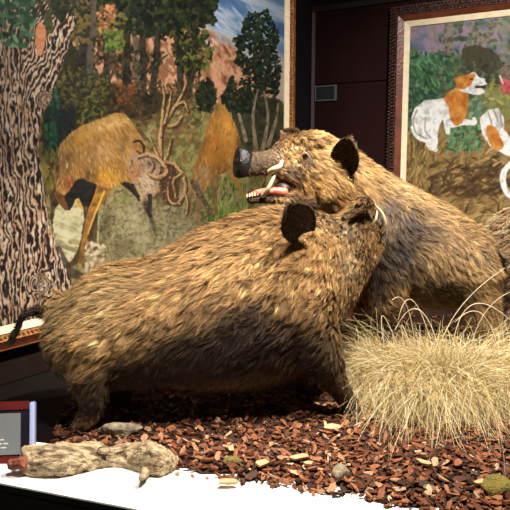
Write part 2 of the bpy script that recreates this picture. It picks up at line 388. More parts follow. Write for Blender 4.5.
def paint_left():
    c = Canvas(-120, -200, 300, 400)
    c.poly([(-125, -205), (305, -205), (305, 405), (-125, 405)], [(60, 60, 32), (92, 84, 44), (120, 104, 58)], 14, warp=0)
    # evening sky
    c.poly([(185, -200), (300, -200), (300, 60), (185, 60)], [(60, 92, 132), (96, 126, 158), (160, 168, 180), (80, 112, 148)], 12, ang=.5, st=4, warp=2)
    c.poly([(185, 22), (225, 35), (290, 62), (290, 130), (185, 125)], [(150, 146, 150), (184, 166, 150), (140, 142, 152)], 12, ang=.3, st=4, warp=6, soft=8)
    c.poly([(60, 20), (200, 30), (262, 78), (262, 130), (60, 120)], [(104, 68, 48), (172, 118, 86), (196, 150, 118), (150, 96, 66), (120, 82, 60), (190, 142, 112)], 9, ang=1.2, st=2, warp=5, soft=7)
    for x, y, a_ in ((225, 18, .8), (245, 30, .9), (262, 12, 1.0), (215, 40, .6), (250, 50, .8)):
        c.dabs(14, (x-14, y-10, x+14, y+10), 9, 1.2, a_, [(190, 198, 208), (160, 172, 190), (120, 146, 176)], .15, .5)
    # far meadow
    c.poly([(100, 108), (150, 98), (200, 105), (285, 112), (285, 290), (60, 290), (70, 150)], [(70, 66, 34), (104, 100, 56), (136, 128, 80), (112, 96, 58)], 9, warp=4, soft=3)
    c.dabs(900, (120, 105, 285, 240), 4.5, .9, -1.3, [(96, 96, 50), (128, 124, 78), (62, 64, 32), (112, 88, 50), (78, 84, 40)], .4, .5)
    c.dabs(160, (120, 95, 200, 150), 5, 2, .2, [(98, 72, 44), (124, 86, 52), (74, 58, 34)], .5, .6)
    # woodland behind
    dk = [(14, 18, 14), (24, 30, 20), (34, 40, 24), (18, 22, 16)]
    c.poly([(40, -200), (300, -200), (292, -40), (240, -22), (216, -2), (213, 22), (186, 30), (160, 36), (120, 32), (92, 26), (66, 34), (50, 20)], dk, 7, warp=6, wsc=7)
    for x0, x1, ys in ((86, 90, 108), (104, 106, 96), (126, 124, 104), (140, 142, 100), (158, 152, 92), (176, 180, 92), (196, 188, 96)):
        c.stroke([(x0, 10), ((x0+x1)/2+2, 55), (x1, ys)], [3.2, 3.4, 5.0 if x0 in (126, 140) else 3.5], [(30, 26, 22), (62, 54, 44), (44, 36, 30)], 5, warp=1.5)
    c.stroke([(134, 20), (136, 60), (140, 100)], [2, 2.5, 4], [(104, 96, 84), (80, 70, 60)], 4, warp=1)
    for a_, b_ in (((112, 62), (104, 90)), ((118, 60), (108, 84)), ((150, 55), (140, 70)), ((160, 55), (150, 72))):
        c.stroke([a_, b_], [1, 1.6], [(84, 74, 62), (50, 42, 36)])
    c.dabs(900, (60, -30, 222, 46), 3.6, 2, 0, dk+[(46, 56, 28), (58, 64, 34), (30, 40, 30)], 1.5, .8, dens=inpoly([(62, -30), (222, -30), (214, 24), (190, 32), (188, 24), (165, 40), (140, 34), (112, 40), (84, 30), (66, 40)]))
    c.dabs(90, (95, 12, 125, 48), 3, 1.8, 0, [(96, 92, 42), (70, 74, 34), (128, 110, 58)], 1.5, .7)
    c.dabs(260, (168, 28, 216, 76), 3.2, 1.9, 0, dk+[(52, 58, 26), (84, 88, 40)], 1.5, .85, dens=inpoly([(170, 28), (206, 28), (212, 48), (213, 62), (200, 70), (186, 74), (176, 64)]))
    c.dabs(50, (185, 48, 214, 70), 2.5, 1.6, 0, [(108, 104, 48), (86, 92, 42)], 1.5, .8)
    c.stroke([(190, 70), (186, 92)], 1.5, [(50, 40, 30)])
    c.dabs(900, (86, 30, 200, 84), 3.2, 1.2, 1.4, dk+[(54, 44, 30), (44, 48, 26), (80, 60, 36)], .7, .6, dens=lambda x, y: vnoise(np.array(x/7.), np.array(y/14.), 8) > .48)
    c.dabs(420, (86, 82, 215, 112), 3.2, 1.4, .3, [(52, 44, 26), (74, 62, 34), (92, 76, 42), (36, 34, 22)], .8, .6)
    # tree on the right of the picture
    c.stroke([(258, 130), (257, 90), (262, 40)], [4, 3, 2], [(90, 76, 60), (54, 46, 36)], 4)
    for q in (((254, 145), (250, 110), (258, 88)), ((262, 150), (268, 115), (262, 90)), ((266, 145), (274, 120), (276, 100)), ((258, 148), (262, 118), (268, 96))):
        c.stroke(q, [2.4, 1.6, 1], [(128, 112, 92), (82, 70, 56)], 4)
    tr = inpoly([(244, 22), (250, 10), (258, 14), (266, 8), (272, 20), (279, 34), (277, 52), (281, 70), (278, 96), (266, 92), (258, 100), (252, 88), (240, 84), (243, 70), (235, 62), (238, 50), (234, 40), (242, 34)])
    c.dabs(1500, (232, 6, 284, 102), 2.5, 1.3, 0, dk+[(34, 48, 34), (44, 58, 38)], 1.5, .9, dens=tr)
    c.poly([(232, 108), (240, 98), (262, 96), (284, 104), (282, 160), (240, 158)], [(22, 26, 20), (38, 42, 26), (58, 56, 36), (26, 34, 24)], 4, warp=5, alpha=.9)
    for q in (((256, 150), (253, 115), (258, 90)), ((262, 152), (268, 118), (264, 92)), ((268, 146), (276, 120), (278, 104)), ((246, 140), (240, 118), (236, 104))):
        c.stroke(q, [2.2, 1.5, .9], [(140, 122, 100), (96, 82, 66)], 4)
    for pg, n in (([(206, 76), (214, 84), (216, 100), (208, 112), (198, 108), (196, 94)], 200), ([(232, 76), (238, 90), (248, 84), (254, 98), (250, 112), (226, 112), (221, 98), (226, 88)], 300)):
        a_ = np.array(pg); c.dabs(n*2, (*a_.min(0), *a_.max(0)), 2.4, 1.3, 1.3, dk+[(38, 50, 30), (56, 66, 36)], .9, .9, dens=inpoly(pg))
    # undergrowth behind the stag
    c.poly([(44, 30), (62, 40), (76, 46), (84, 60), (100, 76), (120, 88), (150, 92), (170, 96), (150, 118), (118, 122), (96, 132), (66, 150), (52, 170), (42, 140)], [(22, 26, 20), (42, 40, 26), (58, 46, 28), (30, 32, 22)], 6, warp=5)
    c.stroke([(84, -10), (84, 30), (82, 60), (76, 100)], [5, 4, 5, 6], [(30, 26, 24), (56, 50, 46)], 5, warp=1.5)
    c.stroke([(93, 0), (93, 30), (90, 60), (88, 84)], [3, 3, 3.5, 4], [(60, 56, 48), (88, 78, 64), (40, 36, 32)], 5, warp=1)
    c.dabs(60, (98, 6, 116, 32), 3, 1.4, .8, [(176, 110, 72), (130, 80, 50), (200, 140, 104), (90, 60, 40)], 1.2, .8)
    c.dabs(60, (104, 30, 124, 52), 3, 1.6, .8, [(70, 92, 36), (100, 120, 50), (46, 60, 26), (120, 116, 60)], 1.2, .8)
    c.dabs(50, (118, 85, 134, 104), 3, 1.4, 1.3, [(120, 60, 30), (150, 76, 36), (80, 46, 26)], .8, .6)
    for bx, n in (((56, 66, 84, 104), 240), ((82, 70, 108, 116), 260), ((60, 96, 100, 124), 160), ((110, 88, 150, 128), 160)):
        c.dabs(n, bx, 2.6, 1.3, .4, [(70, 74, 34), (96, 94, 46), (34, 40, 24), (116, 106, 58), (26, 28, 20), (60, 52, 30)] if bx[0] < 105 else [(70, 52, 32), (96, 70, 42), (44, 34, 24)], 1.4, .55)
    c.dabs(200, (46, 84, 60, 160), 4, 1.2, 1.4, [(18, 34, 32), (26, 74, 52), (18, 50, 38), (14, 22, 26), (34, 96, 62)], .4, .6)
    c.dabs(160, (58, 110, 74, 150), 4, 1.6, 1.0, [(18, 24, 28), (24, 34, 34), (30, 40, 30)], .6, .7)
    c.dabs(80, (46, 150, 60, 200), 4, 1.2, 1.4, [(96, 84, 34), (120, 96, 46), (60, 50, 28)], .4, .7)
    # rocks and ground
    c.poly([(30, 200), (90, 190), (160, 190), (235, 190), (300, 200), (300, 405), (-120, 405), (-120, 250)], [(74, 64, 42), (112, 98, 66), (134, 118, 84), (90, 84, 50)], 7, warp=3)
    c.poly([(50, 200), (60, 186), (92, 182), (100, 200), (94, 230), (80, 262), (58, 262)], [(34, 28, 20), (70, 54, 34), (52, 42, 28)], 5, warp=2)
    c.poly([(54, 214), (64, 196), (72, 186), (80, 200), (84, 216), (78, 250), (64, 264), (54, 250)], [(110, 104, 76), (156, 150, 116), (176, 168, 138), (134, 122, 84)], 7, ang=.3, st=3, warp=1.5)
    c.poly([(64, 198), (71, 185), (80, 199), (83, 210), (74, 204)], [(150, 112, 44), (172, 140, 70)], 4, warp=1, alpha=.8)
    c.poly([(96, 240), (100, 212), (110, 200), (124, 191), (140, 200), (152, 222), (156, 252), (120, 262)], [(100, 94, 68), (140, 128, 98), (166, 152, 122), (88, 84, 54), (130, 110, 76)], 5, warp=2)
    c.poly([(152, 238), (156, 212), (176, 205), (192, 212), (196, 232), (180, 250)], [(96, 92, 66), (136, 126, 98), (112, 106, 76)], 6, warp=2)
    c.dabs(420, (50, 190, 210, 280), 2.2, .8, .3, [(150, 136, 102), (84, 76, 48), (54, 48, 32), (118, 104, 70), (110, 84, 46)], 1.2, .35)
    c.poly([(98, 236), (102, 212), (112, 199), (124, 192), (138, 198), (150, 216), (156, 246), (128, 262), (106, 256)], [(96, 92, 62), (128, 120, 88), (112, 100, 66), (76, 74, 44)], 3.5, warp=2, alpha=.75)
    c.hairs(500, 2.6, .5, [(60, 54, 36), (150, 138, 108), (44, 40, 28), (100, 84, 56)], .45, 1.4, .9); c.tone(136, 218, 8, 14, (160, 148, 120), .55, -.3); c.tone(106, 222, 6, 16, (52, 48, 30), .8, .2); c.tone(120, 200, 10, 5, (112, 116, 54), .7); c.tone(122, 246, 14, 8, (70, 58, 40), .7); c.tone(144, 240, 8, 8, (150, 138, 112), .7)
    c.stroke([(140, 198), (150, 214), (156, 236)], [1.5, 2, 1], [(34, 30, 22), (60, 52, 36)], alpha=.8); c.stroke([(96, 216), (94, 240), (98, 256)], [2, 3, 2], [(40, 32, 22), (64, 52, 34)], alpha=.8)
    c.stroke([(58, 250), (68, 270), (80, 276)], [4, 5, 4], [(40, 34, 28), (70, 58, 46)], alpha=.8); c.dabs(60, (84, 242, 104, 272), 3, 2, .3, [(176, 160, 134), (140, 122, 96), (96, 82, 60)], 1, .7)
    c.dabs(420, (150, 206, 210, 250), 2.4, 1.0, .3, [(96, 90, 60), (60, 54, 36), (124, 112, 82), (80, 84, 44)], 1, .5)
    c.dabs(160, (206, 184, 246, 222), 5, .8, -1.4, [(96, 124, 52), (70, 98, 38), (126, 146, 74), (50, 70, 30)], .35, .85)
    c.dabs(120, (196, 150, 290, 210), 5, .8, -1.4, [(120, 116, 66), (90, 92, 46), (146, 132, 84)], .4, .6)
    # stag seen from behind
    g2 = [(124, 82, 34), (152, 104, 44), (138, 94, 40)]
    c.stroke([(204, 176), (199, 200), (196, 222)], [6, 3.4, 2], [(96, 72, 44), (130, 104, 70)], 5)
    c.stroke([(214, 176), (214, 196), (216, 214)], [5, 2.6, 1.8], [(84, 62, 36), (120, 92, 58)], 5)
    c.stroke([(228, 160), (234, 178), (244, 198)], [5, 3, 1.4], [(120, 88, 44), (150, 112, 60)], 5)
    c.poly([(213, 112), (216, 104), (222, 104), (229, 112), (236, 126), (240, 142), (238, 156), (229, 170), (214, 178), (204, 190), (194, 194), (190, 184), (195, 166), (201, 148), (206, 130)], g2, 12, ang=1.2, st=2.5, warp=.8)
    c.tone(216, 108, 4, 6, (96, 74, 50), .8); c.tone(228, 128, 7, 16, (204, 148, 62), .8, -.2); c.tone(203, 150, 3, 22, (110, 72, 34), .8, .25); c.tone(239, 148, 2.5, 14, (70, 46, 24), .9)
    c.tone(198, 182, 9, 12, (116, 90, 72), .9); c.tone(206, 172, 6, 6, (160, 132, 106), .7); c.tone(222, 172, 10, 6, (74, 50, 26), .8); c.tone(214, 146, 6, 12, (160, 96, 36), .6)
    c.hairs(500, 3.2, 1.75, [(196, 146, 70), (120, 80, 34), (158, 110, 50), (84, 56, 28), (210, 166, 98)], .4)
    c.stroke([(239, 140), (242, 156), (243, 166)], [1, 1.3, .8], [(50, 36, 22), (140, 100, 50)], 4)
    c.stroke([(193, 182), (198, 192), (206, 204), (211, 214)], [3, 3.4, 2.4, 1.4], [(120, 104, 82), (60, 46, 36), (150, 132, 108)], 3)
    c.stroke([(186, 186), (190, 200), (190, 216)], [1.4, 1.2, .8], [(150, 116, 74), (90, 64, 40)])
    # grazing stag
    g1 = [(128, 90, 44), (158, 116, 62), (142, 100, 50)]
    c.poly([(60, 190), (70, 180), (92, 180), (102, 190), (96, 204), (84, 206), (78, 198), (68, 210)], [(16, 18, 18), (34, 30, 26)], 5, warp=1.5)
    c.stroke([(62, 176), (59, 194), (66, 208)], [7, 5, 2.5], [(96, 60, 30), (70, 44, 26)], 5)
    c.stroke([(108, 178), (100, 196), (91, 214), (86, 232), (80, 262)], [9, 6, 4, 2.4, 2], [(150, 104, 40), (120, 84, 36), (90, 62, 30)], 5)
    c.stroke([(104, 192), (95, 214), (88, 234)], [1.2, .9, .6], [(196, 150, 72)], alpha=.8)
    c.stroke([(124, 180), (136, 190), (146, 206), (150, 216)], [5, 5, 3, 2], [(24, 22, 20), (44, 36, 30)], 5)
    c.poly([(56, 188), (55, 168), (58, 150), (66, 138), (78, 128), (94, 121), (106, 117), (114, 113), (124, 114), (132, 122), (139, 134), (146, 146), (150, 160), (146, 178), (136, 184), (124, 182), (112, 188), (100, 186), (90, 182), (78, 178), (66, 194)], g1, 14, ang=1.0, st=2.2, warp=1.0)
    c.tone(68, 158, 10, 22, (84, 62, 42), .8, .2); c.tone(57, 165, 3, 24, (40, 30, 20), .8); c.tone(72, 184, 10, 8, (100, 48, 22), .8); c.tone(92, 176, 9, 8, (40, 30, 20), .9)
    c.tone(108, 125, 24, 6, (196, 160, 98), .9, -.25); c.tone(104, 150, 14, 12, (178, 136, 88), .8); c.tone(106, 176, 12, 8, (184, 128, 34), .9); c.tone(80, 140, 12, 6, (170, 122, 48), .7, -.7)
    c.tone(128, 150, 8, 10, (150, 118, 74), .7); c.tone(132, 172, 9, 7, (120, 72, 40), .8); c.tone(90, 158, 8, 12, (110, 80, 50), .6, .3); c.tone(124, 142, 3, 10, (100, 74, 44), .7, .3)
    c.hairs(1500, 3.2, lambda x, y: 1.2+(x-95)*-.006+(y-150)*.004, [(200, 164, 104), (120, 86, 44), (164, 124, 66), (82, 58, 32), (190, 140, 60), (214, 180, 124)], .38)
    c.poly([(128, 160), (140, 152), (152, 154), (160, 166), (162, 182), (154, 196), (146, 208), (140, 206), (138, 192), (130, 178)], [(120, 92, 66), (160, 134, 106), (140, 112, 84)], 4, warp=2)
    c.tone(148, 180, 6, 12, (186, 166, 140), .8); c.tone(134, 172, 6, 8, (150, 90, 46), .7); c.tone(152, 164, 5, 4, (60, 50, 44), .9); c.tone(146, 204, 4, 4, (30, 26, 26), .9)
    c.hairs(220, 2, 1.3, [(190, 170, 140), (90, 66, 46), (60, 44, 34), (150, 118, 84)], .6, .7)
    c.poly([(160, 168), (170, 164), (178, 174), (180, 190), (174, 204), (166, 204), (160, 190)], [(60, 42, 32), (96, 66, 46), (40, 30, 26), (130, 96, 60)], 3, warp=1.5)
    c.stroke([(134, 142), (140, 141), (144, 148), (142, 154), (137, 151)], [1, 1.2, 1.4, 1.2, .8], [(30, 24, 20), (70, 52, 38)])
    c.stroke([(150, 196), (150, 214)], [2.4, 1.6], [(30, 26, 24), (50, 42, 36)])
    ant = [(176, 150, 112), (206, 184, 146), (144, 114, 80)]
    for q, r in (([(160, 160), (160, 144), (161, 130), (170, 114), (180, 98), (187, 82)], [2.8, 2.4, 2.2, 1.8, 1.3, .6]), ([(161, 136), (162, 116), (164, 96), (162, 84)], [1.6, 1.4, 1.0, .5]),
                 ([(164, 124), (169, 106), (171, 92)], [1.3, 1.0, .5]), ([(168, 126), (176, 124), (182, 116), (177, 119)], [1.6, 1.6, 1, .5]), ([(176, 106), (184, 102), (188, 112)], [1.2, 1.4, .5]),
                 ([(160, 160), (154, 148), (149, 136)], [2, 1.3, .6]), ([(163, 164), (168, 152), (171, 139)], [1.8, 1.2, .6]),
                 ([(138, 157), (146, 154), (156, 157), (163, 164), (166, 172), (160, 177), (152, 176), (147, 172)], [1.2, 2, 2.6, 2.6, 2.6, 2.4, 2, 1]),
                 ([(166, 162), (174, 164), (182, 174), (185, 186), (183, 196), (178, 203)], [2.4, 2.4, 2.2, 2, 1.8, 1.2]),
                 ([(181, 174), (175, 178), (173, 184), (175, 192), (176, 198)], [1.4, 1.2, 1.2, 1.3, .7]), ([(168, 188), (168, 196), (172, 203), (180, 204)], [.9, 1.1, 1.2, .9]),
                 ([(150, 160), (153, 166), (151, 171)], [1, .9, .6]), ([(184, 192), (188, 204), (186, 214)], [1.4, 1, .6])):
        c.stroke([(x+1, y+1.2) for x, y in q], [v*.8+.7 for v in r], [(46, 32, 22)], alpha=.7); c.stroke(q, [v*.78 for v in r], [(130, 92, 58), (176, 138, 94), (104, 72, 44)], 3, warp=.9)
        c.stroke([(x-.5, y-.5) for x, y in q], [v*.3 for v in r], [(214, 194, 160), (150, 116, 80)], 3, alpha=.55)
    # the old tree
    T = [(-60, 405), (-40, 260), (-30, 120), (-60, -200), (60, -200), (58, -20), (54, 14), (62, 26), (70, 8), (74, -200), (100, -200), (84, 0), (78, 22), (68, 48), (58, 76), (52, 98), (40, 118), (38, 150), (44, 190), (50, 230), (60, 256), (72, 284), (90, 330), (96, 405)]
    c.poly(T, [(120, 98, 78), (150, 128, 104)], 8, warp=1.5, sharp=True)
    m = Canvas(-120, -200, 300, 400); m.poly(T, [(255, 255, 255), (255, 255, 255)], warp=1.5, sharp=True)
    mk = m.a[..., 0]; X, Y = c.X, c.Y
    kx, ky = X-45, Y-100; kr = np.hypot(kx, ky)+1e-6; k2x, k2y = X-40, Y-284; kr2 = np.hypot(k2x, k2y)
    lean = np.where(Y < 100, (Y-100)*-.45*(X > 22), (Y-100)*.10)
    ph = X-lean*1.0+8*(fbm(X/9, Y/24, 3)-.5)*2+3.5*(fbm(X/3.5, Y/10, 9)-.5)*2
    ph = ph+9*np.exp(-(kr/10)**2)*np.sin(kr/2.2)+9*np.exp(-(kr2/12)**2)*np.cos(kr2/2)
    rd = .5+.5*np.sin(ph*1.3); rd = rd*(.6+.6*fbm(X/3, Y/6, 21)); rd = np.clip((rd-.18)*1.7, 0, 1)[..., None]
    dark = np.array([30, 21, 20])/255.; lit = np.array([206, 188, 166])/255.; warm = np.array([160, 122, 94])/255.
    mixn = np.clip(fbm(X/5, Y/9, 44)*1.6-.3, 0, 1)[..., None]
    bark = dark*(1-rd)+(lit*mixn+warm*(1-mixn))*rd
    c.a = c.a*(1-mk[..., None])+bark*mk[..., None]
    c.poly([(36, 30), (41, 22), (46, 34), (42, 54), (37, 52)], [(170, 100, 66), (196, 136, 100)], 4, warp=1)
    c.poly([(44, 12), (52, 6), (53, 30), (46, 38)], [(44, 50, 26), (90, 84, 44)], 4, warp=1)
    # leaves top left
    lf = [(34, 58, 40), (54, 84, 58), (78, 108, 80), (20, 34, 26), (36, 60, 34)]
    c.dabs(520, (-118, -190, 36, 30), 5, 2.6, .5, lf, 1.3, .9)
    c.dabs(120, (-10, -10, 34, 52), 5, 2.8, .9, lf+[(108, 140, 104)], 1.0, .9, dens=inpoly([(-10, -10), (36, -10), (34, 30), (26, 54), (12, 44), (-10, 40)]))
    c.dabs(160, (34, -30, 84, 16), 3, 1.8, 0, [(40, 44, 24), (66, 60, 34), (26, 28, 18), (52, 56, 30)], 1.5, .85)
    c.dabs(90, (72, -10, 90, 50), 3.4, 1.8, 1, [(92, 82, 42), (58, 56, 30), (36, 36, 22), (120, 92, 50)], 1.2, .8)
    return c

def paint_right():
    c = Canvas(395, -20, 700, 420)
    c.poly([(390, -25), (705, -25), (705, 425), (390, 425)], [(92, 104, 70), (126, 128, 84), (84, 92, 58)], 10, warp=0)
    c.poly([(395, -20), (700, -20), (700, 58), (395, 66)], [(84, 98, 118), (112, 112, 130), (150, 124, 132), (96, 104, 104)], 12, warp=3)
    gd = [(58, 74, 56), (84, 100, 72), (104, 118, 84), (50, 60, 48), (120, 122, 92)]
    c.dabs(260, (440, 18, 640, 60), 4, 2.2, 0, gd, 1.5, .7)
    tk = [(70, 64, 58), (108, 100, 90), (140, 130, 116), (88, 80, 70)]
    c.stroke([(449, 18), (449, 45), (452, 82)], [4, 4.5, 5], tk, 5, warp=1); c.stroke([(432, 22), (438, 38), (447, 44)], [1.2, 1.8, 1.5], tk, 4); c.stroke([(447, 44), (440, 40), (430, 24)], [2, 1.5, 1.2], tk, 4)
    c.stroke([(476, 60), (484, 40), (496, 22), (500, 12)], [5, 4.5, 3, 3], tk, 5, warp=1); c.stroke([(478, 46), (474, 32), (468, 20)], [3, 2, 1.6], tk, 5); c.stroke([(490, 30), (486, 14)], [2, 1.5], tk)
    for x in (530, 580, 630): c.stroke([(x, 0), (x+3, 60), (x, 100)], [6, 5, 6], tk, 6)
    c.poly([(405, 58), (420, 52), (440, 62), (462, 56), (470, 72), (520, 60), (700, 66), (700, 150), (405, 150)], [(50, 68, 44), (76, 96, 64), (96, 114, 78), (60, 74, 50)], 6, warp=4)
    c.poly([(462, 52), (480, 46), (500, 56), (508, 80), (500, 100), (470, 92)], [(46, 46, 34), (72, 66, 50), (58, 58, 40)], 6, warp=4)
    c.dabs(420, (404, 54, 452, 118), 4.5, 1.4, .9, [(48, 86, 56), (74, 112, 76), (98, 136, 98), (34, 58, 42), (60, 84, 70)], .8, .85)
    c.dabs(180, (440, 62, 500, 108), 3, 1.6, .4, [(86, 104, 72), (112, 124, 92), (70, 82, 60), (60, 62, 46)], 1.2, .7)
    c.poly([(480, 92), (510, 88), (560, 90), (700, 92), (700, 150), (470, 140)], [(120, 118, 60), (148, 140, 78), (104, 108, 62)], 6, warp=4, alpha=.8)
    # dry undergrowth
    c.poly([(400, 150), (420, 142), (452, 118), (480, 120), (700, 130), (700, 425), (395, 425)], [(84, 66, 36), (130, 106, 64), (154, 128, 84), (110, 84, 50), (168, 140, 92)], 8, ang=-.5, st=3, warp=3)
    hay = [(168, 136, 84), (136, 100, 56), (92, 66, 38), (190, 158, 106), (64, 46, 30), (122, 104, 60), (150, 112, 66)]
    c.dabs(1100, (402, 138, 640, 330), 9, .9, -.6, hay, .7, .75, curve=.25)
    c.dabs(200, (402, 140, 430, 210), 8, .9, -1.4, hay+[(110, 110, 60)], .4, .7)
    c.dabs(120, (430, 165, 510, 195), 7, 1.6, -.3, [(58, 40, 26), (76, 56, 34)], .6, .6)
    c.dabs(170, (448, 124, 482, 150), 4.5, 1.1, -1, [(70, 112, 72), (96, 138, 98), (52, 84, 54), (120, 150, 110)], .9, .9)
    c.dabs(80, (464, 98, 484, 118), 3, 1.6, 0, [(96, 122, 96), (70, 98, 74), (130, 148, 118)], 1.4, .8)
    c.dabs(70, (484, 80, 510, 104), 4, 1.2, 0, [(176, 162, 96), (140, 142, 80), (120, 128, 76)], 1, .7)
    wt = [(186, 184, 180), (224, 222, 218), (244, 242, 238), (208, 208, 208)]; og = [(168, 96, 36), (196, 124, 50), (212, 148, 76)]
    # first hound
    c.stroke([(446, 116), (448, 132)], [4, 2.4], wt, 4); c.stroke([(452, 124), (464, 122), (474, 123), (474, 119)], [4, 3, 2.5, 2], wt, 5)
    c.poly([(413, 132), (411, 118), (415, 108), (424, 101), (436, 99), (448, 97), (456, 104), (452, 118), (442, 120), (438, 130), (436, 142), (428, 140), (420, 134)], wt, 7, warp=.8)
    c.poly([(420, 120), (430, 112), (438, 120), (438, 136), (436, 150), (428, 148), (424, 136)], wt, 7, warp=.8)
    c.stroke([(413, 128), (418, 137), (428, 141), (437, 143)], [2.6, 2.4, 2, 1], wt, 4); c.stroke([(430, 146), (436, 150)], [2.6, 2], wt)
    c.stroke([(417, 110), (413, 122), (417, 134), (427, 139)], .7, [(120, 116, 110)], alpha=.7)
    c.stroke([(426, 118), (425, 130), (431, 138)], .8, [(140, 134, 128)], alpha=.7)
    c.poly([(444, 98), (452, 90), (462, 86), (468, 94), (468, 108), (464, 120), (456, 126), (450, 118), (448, 106)], og, 5, warp=.9)
    c.poly([(456, 78), (466, 76), (474, 72), (479, 77), (487, 80), (486, 85), (480, 86), (485, 92), (478, 95), (468, 93), (460, 90)], wt, 5, warp=.5)
    c.poly([(455, 78), (462, 76), (474, 74), (474, 80), (466, 88), (458, 88)], og, 5, warp=.6)
    c.stroke([(476, 87), (484, 87)], 1.3, [(60, 30, 26)]); c.stroke([(470, 79), (472, 79)], .8, [(30, 24, 20)]); c.stroke([(486, 80), (487, 82)], 1.1, [(40, 32, 30)])
    # second hound, twisting
    c.poly([(480, 118), (488, 110), (498, 108), (504, 118), (504, 130), (512, 138), (530, 134), (560, 140), (556, 160), (516, 160), (500, 152), (490, 146), (482, 134)], wt, 6, warp=1)
    c.poly([(486, 128), (494, 126), (500, 136), (504, 146), (498, 150), (490, 144)], og, 4, warp=1)
    for q in (((488, 112), (492, 124)), ((494, 110), (498, 122)), ((500, 112), (502, 126))): c.stroke(q, .8, [(128, 122, 116)], alpha=.7)
    # third animal with red open jaws
    c.poly([(498, 72), (508, 62), (524, 60), (540, 70), (536, 92), (516, 96), (502, 92), (504, 84)], [(96, 82, 70), (134, 118, 102), (84, 70, 58)], 4, warp=1)
    c.poly([(500, 78), (508, 80), (514, 86), (508, 94), (502, 92)], [(160, 60, 62), (196, 104, 104)], 3, warp=.6); c.stroke([(500, 76), (503, 84)], [.9, .6], [(230, 222, 200)])
    c.stroke([(510, 164), (504, 172), (503, 182), (508, 194), (520, 200)], [2.5, 3, 3, 2.6, 2.4], wt, 4)
    return c

def lin(a): return np.where(a <= .04045, a/12.92, ((a+.055)/1.055)**2.4)
def canvas_mesh(name, W, q0, q1, z0, z1, off, cv, step, parent, gain=.88):
    nx = int((q1-q0)/step)+1; nz = int((z1-z0)/step)+1
    qs = np.linspace(q0, q1, nx); zs = np.linspace(z0, z1, nz); Q, Z = np.meshgrid(qs, zs)
    a = np.array(W(0, 0, off)); d = np.array(W(1, 0, off))-a
    V = a+Q[..., None]*d; V[..., 2] = Z; V = V.reshape(-1, 3); px, py = proj(V)  # canvas drawn in image pixels, looked up by projecting vertices through the camera
    me = bpy.data.meshes.new(name)
    i, j = np.meshgrid(np.arange(nx-1), np.arange(nz-1)); k = (j*nx+i).ravel()
    F = np.stack([k, k+1, k+nx+1, k+nx], 1)
    rgb = lin(np.clip(cv.sample(px, py), 0, 1))*gain
    me.vertices.add(len(V)); me.vertices.foreach_set('co', V.ravel()); nf = len(F)
    me.loops.add(nf*4); me.loops.foreach_set('vertex_index', F.ravel().astype(np.int32))
    me.polygons.add(nf); me.polygons.foreach_set('loop_start', np.arange(nf, dtype=np.int32)*4)
    me.update(calc_edges=True)
    at = me.color_attributes.new('Col', 'FLOAT_COLOR', 'POINT'); at.data.foreach_set('color', np.c_[rgb, np.ones(len(rgb))].astype(np.float32).ravel())
    return link(name, me, M['paint'], parent)
def frame_ring(bm, W, q0, q1, z0, z1, wd, o0, o1, inner_o=None):
    """mitred frame around opening q0..q1, z0..z1, width wd outward, depth o0..o1 (o1 at outer edge, inner_o at inner edge)"""
    if inner_o is None: inner_o = o1
    a = [(q0, z0), (q1, z0), (q1, z1), (q0, z1)]; b = [(q0-wd, z0-wd), (q1+wd, z0-wd), (q1+wd, z1+wd), (q0-wd, z1+wd)]
    Ai = [bm.verts.new(W(q, z, o0)) for q, z in a]; Af = [bm.verts.new(W(q, z, inner_o)) for q, z in a]
    Bf = [bm.verts.new(W(q, z, o1)) for q, z in b]; Bi = [bm.verts.new(W(q, z, o0)) for q, z in b]
    for i in range(4):
        j = (i+1) % 4
        for r0, r1 in ((Ai, Af), (Af, Bf), (Bf, Bi), (Bi, Ai)): bm.faces.new((r0[i], r0[j], r1[j], r1[i]))
def bead_row(bm, W, q0, q1, z0, z1, off, r, step):
    """carved relief: row of little knobs round the frame"""
    for (qa, za), (qb, zb) in (((q0, z0), (q1, z0)), ((q1, z0), (q1, z1)), ((q1, z1), (q0, z1)), ((q0, z1), (q0, z0))):
        L = math.hypot(qb-qa, zb-za); n = max(2, int(L/step))
        for k in range(n):
            f = (k+.5)/n; p = W(qa+(qb-qa)*f, za+(zb-za)*f, off)
            bmesh.ops.create_icosphere(bm, subdivisions=1, radius=r*random.uniform(.85, 1.15), matrix=Matrix.Translation(p))

# left painting
lq0, lq1 = -.62, t_at(280); lz0, lz1 = z_at(0, 323, WL, 0), 3.15
lp = thing('forest_painting', 'large gold-framed oil painting of two stags among old trees, on left wall', 'painting', WL(1, lz0-.2, .02))
canvas_mesh('canvas', WL, lq0, lq1, lz0, lz1, .035, paint_left(), .0048, lp)
bm = bmesh.new(); frame_ring(bm, WL, lq0, lq1, lz0, lz1, .035, .01, .065, .045); from_bm('liner', bm, M['cream'], lp)
bm = bmesh.new(); frame_ring(bm, WL, lq0-.035, lq1+.035, lz0-.035, lz1+.035, .035, .01, .08, .055)
bead_row(bm, WL, lq0-.053, lq1+.053, lz0-.053, lz1+.053, .070, .012, .028); from_bm('carved_gold_moulding', bm, M['gold'], lp)
bm = bmesh.new(); frame_ring(bm, WL, lq0-.070, lq1+.070, lz0-.070, lz1+.070, .050, .01, .05, .08); from_bm('outer_moulding', bm, M['redwood'], lp)
bm = bmesh.new(); frame_ring(bm, WL, lq0-.12, lq1+.12, lz0-.12, lz1+.12, .010, .01, .055, .07); from_bm('gilt_edge', bm, M['gold'], lp)

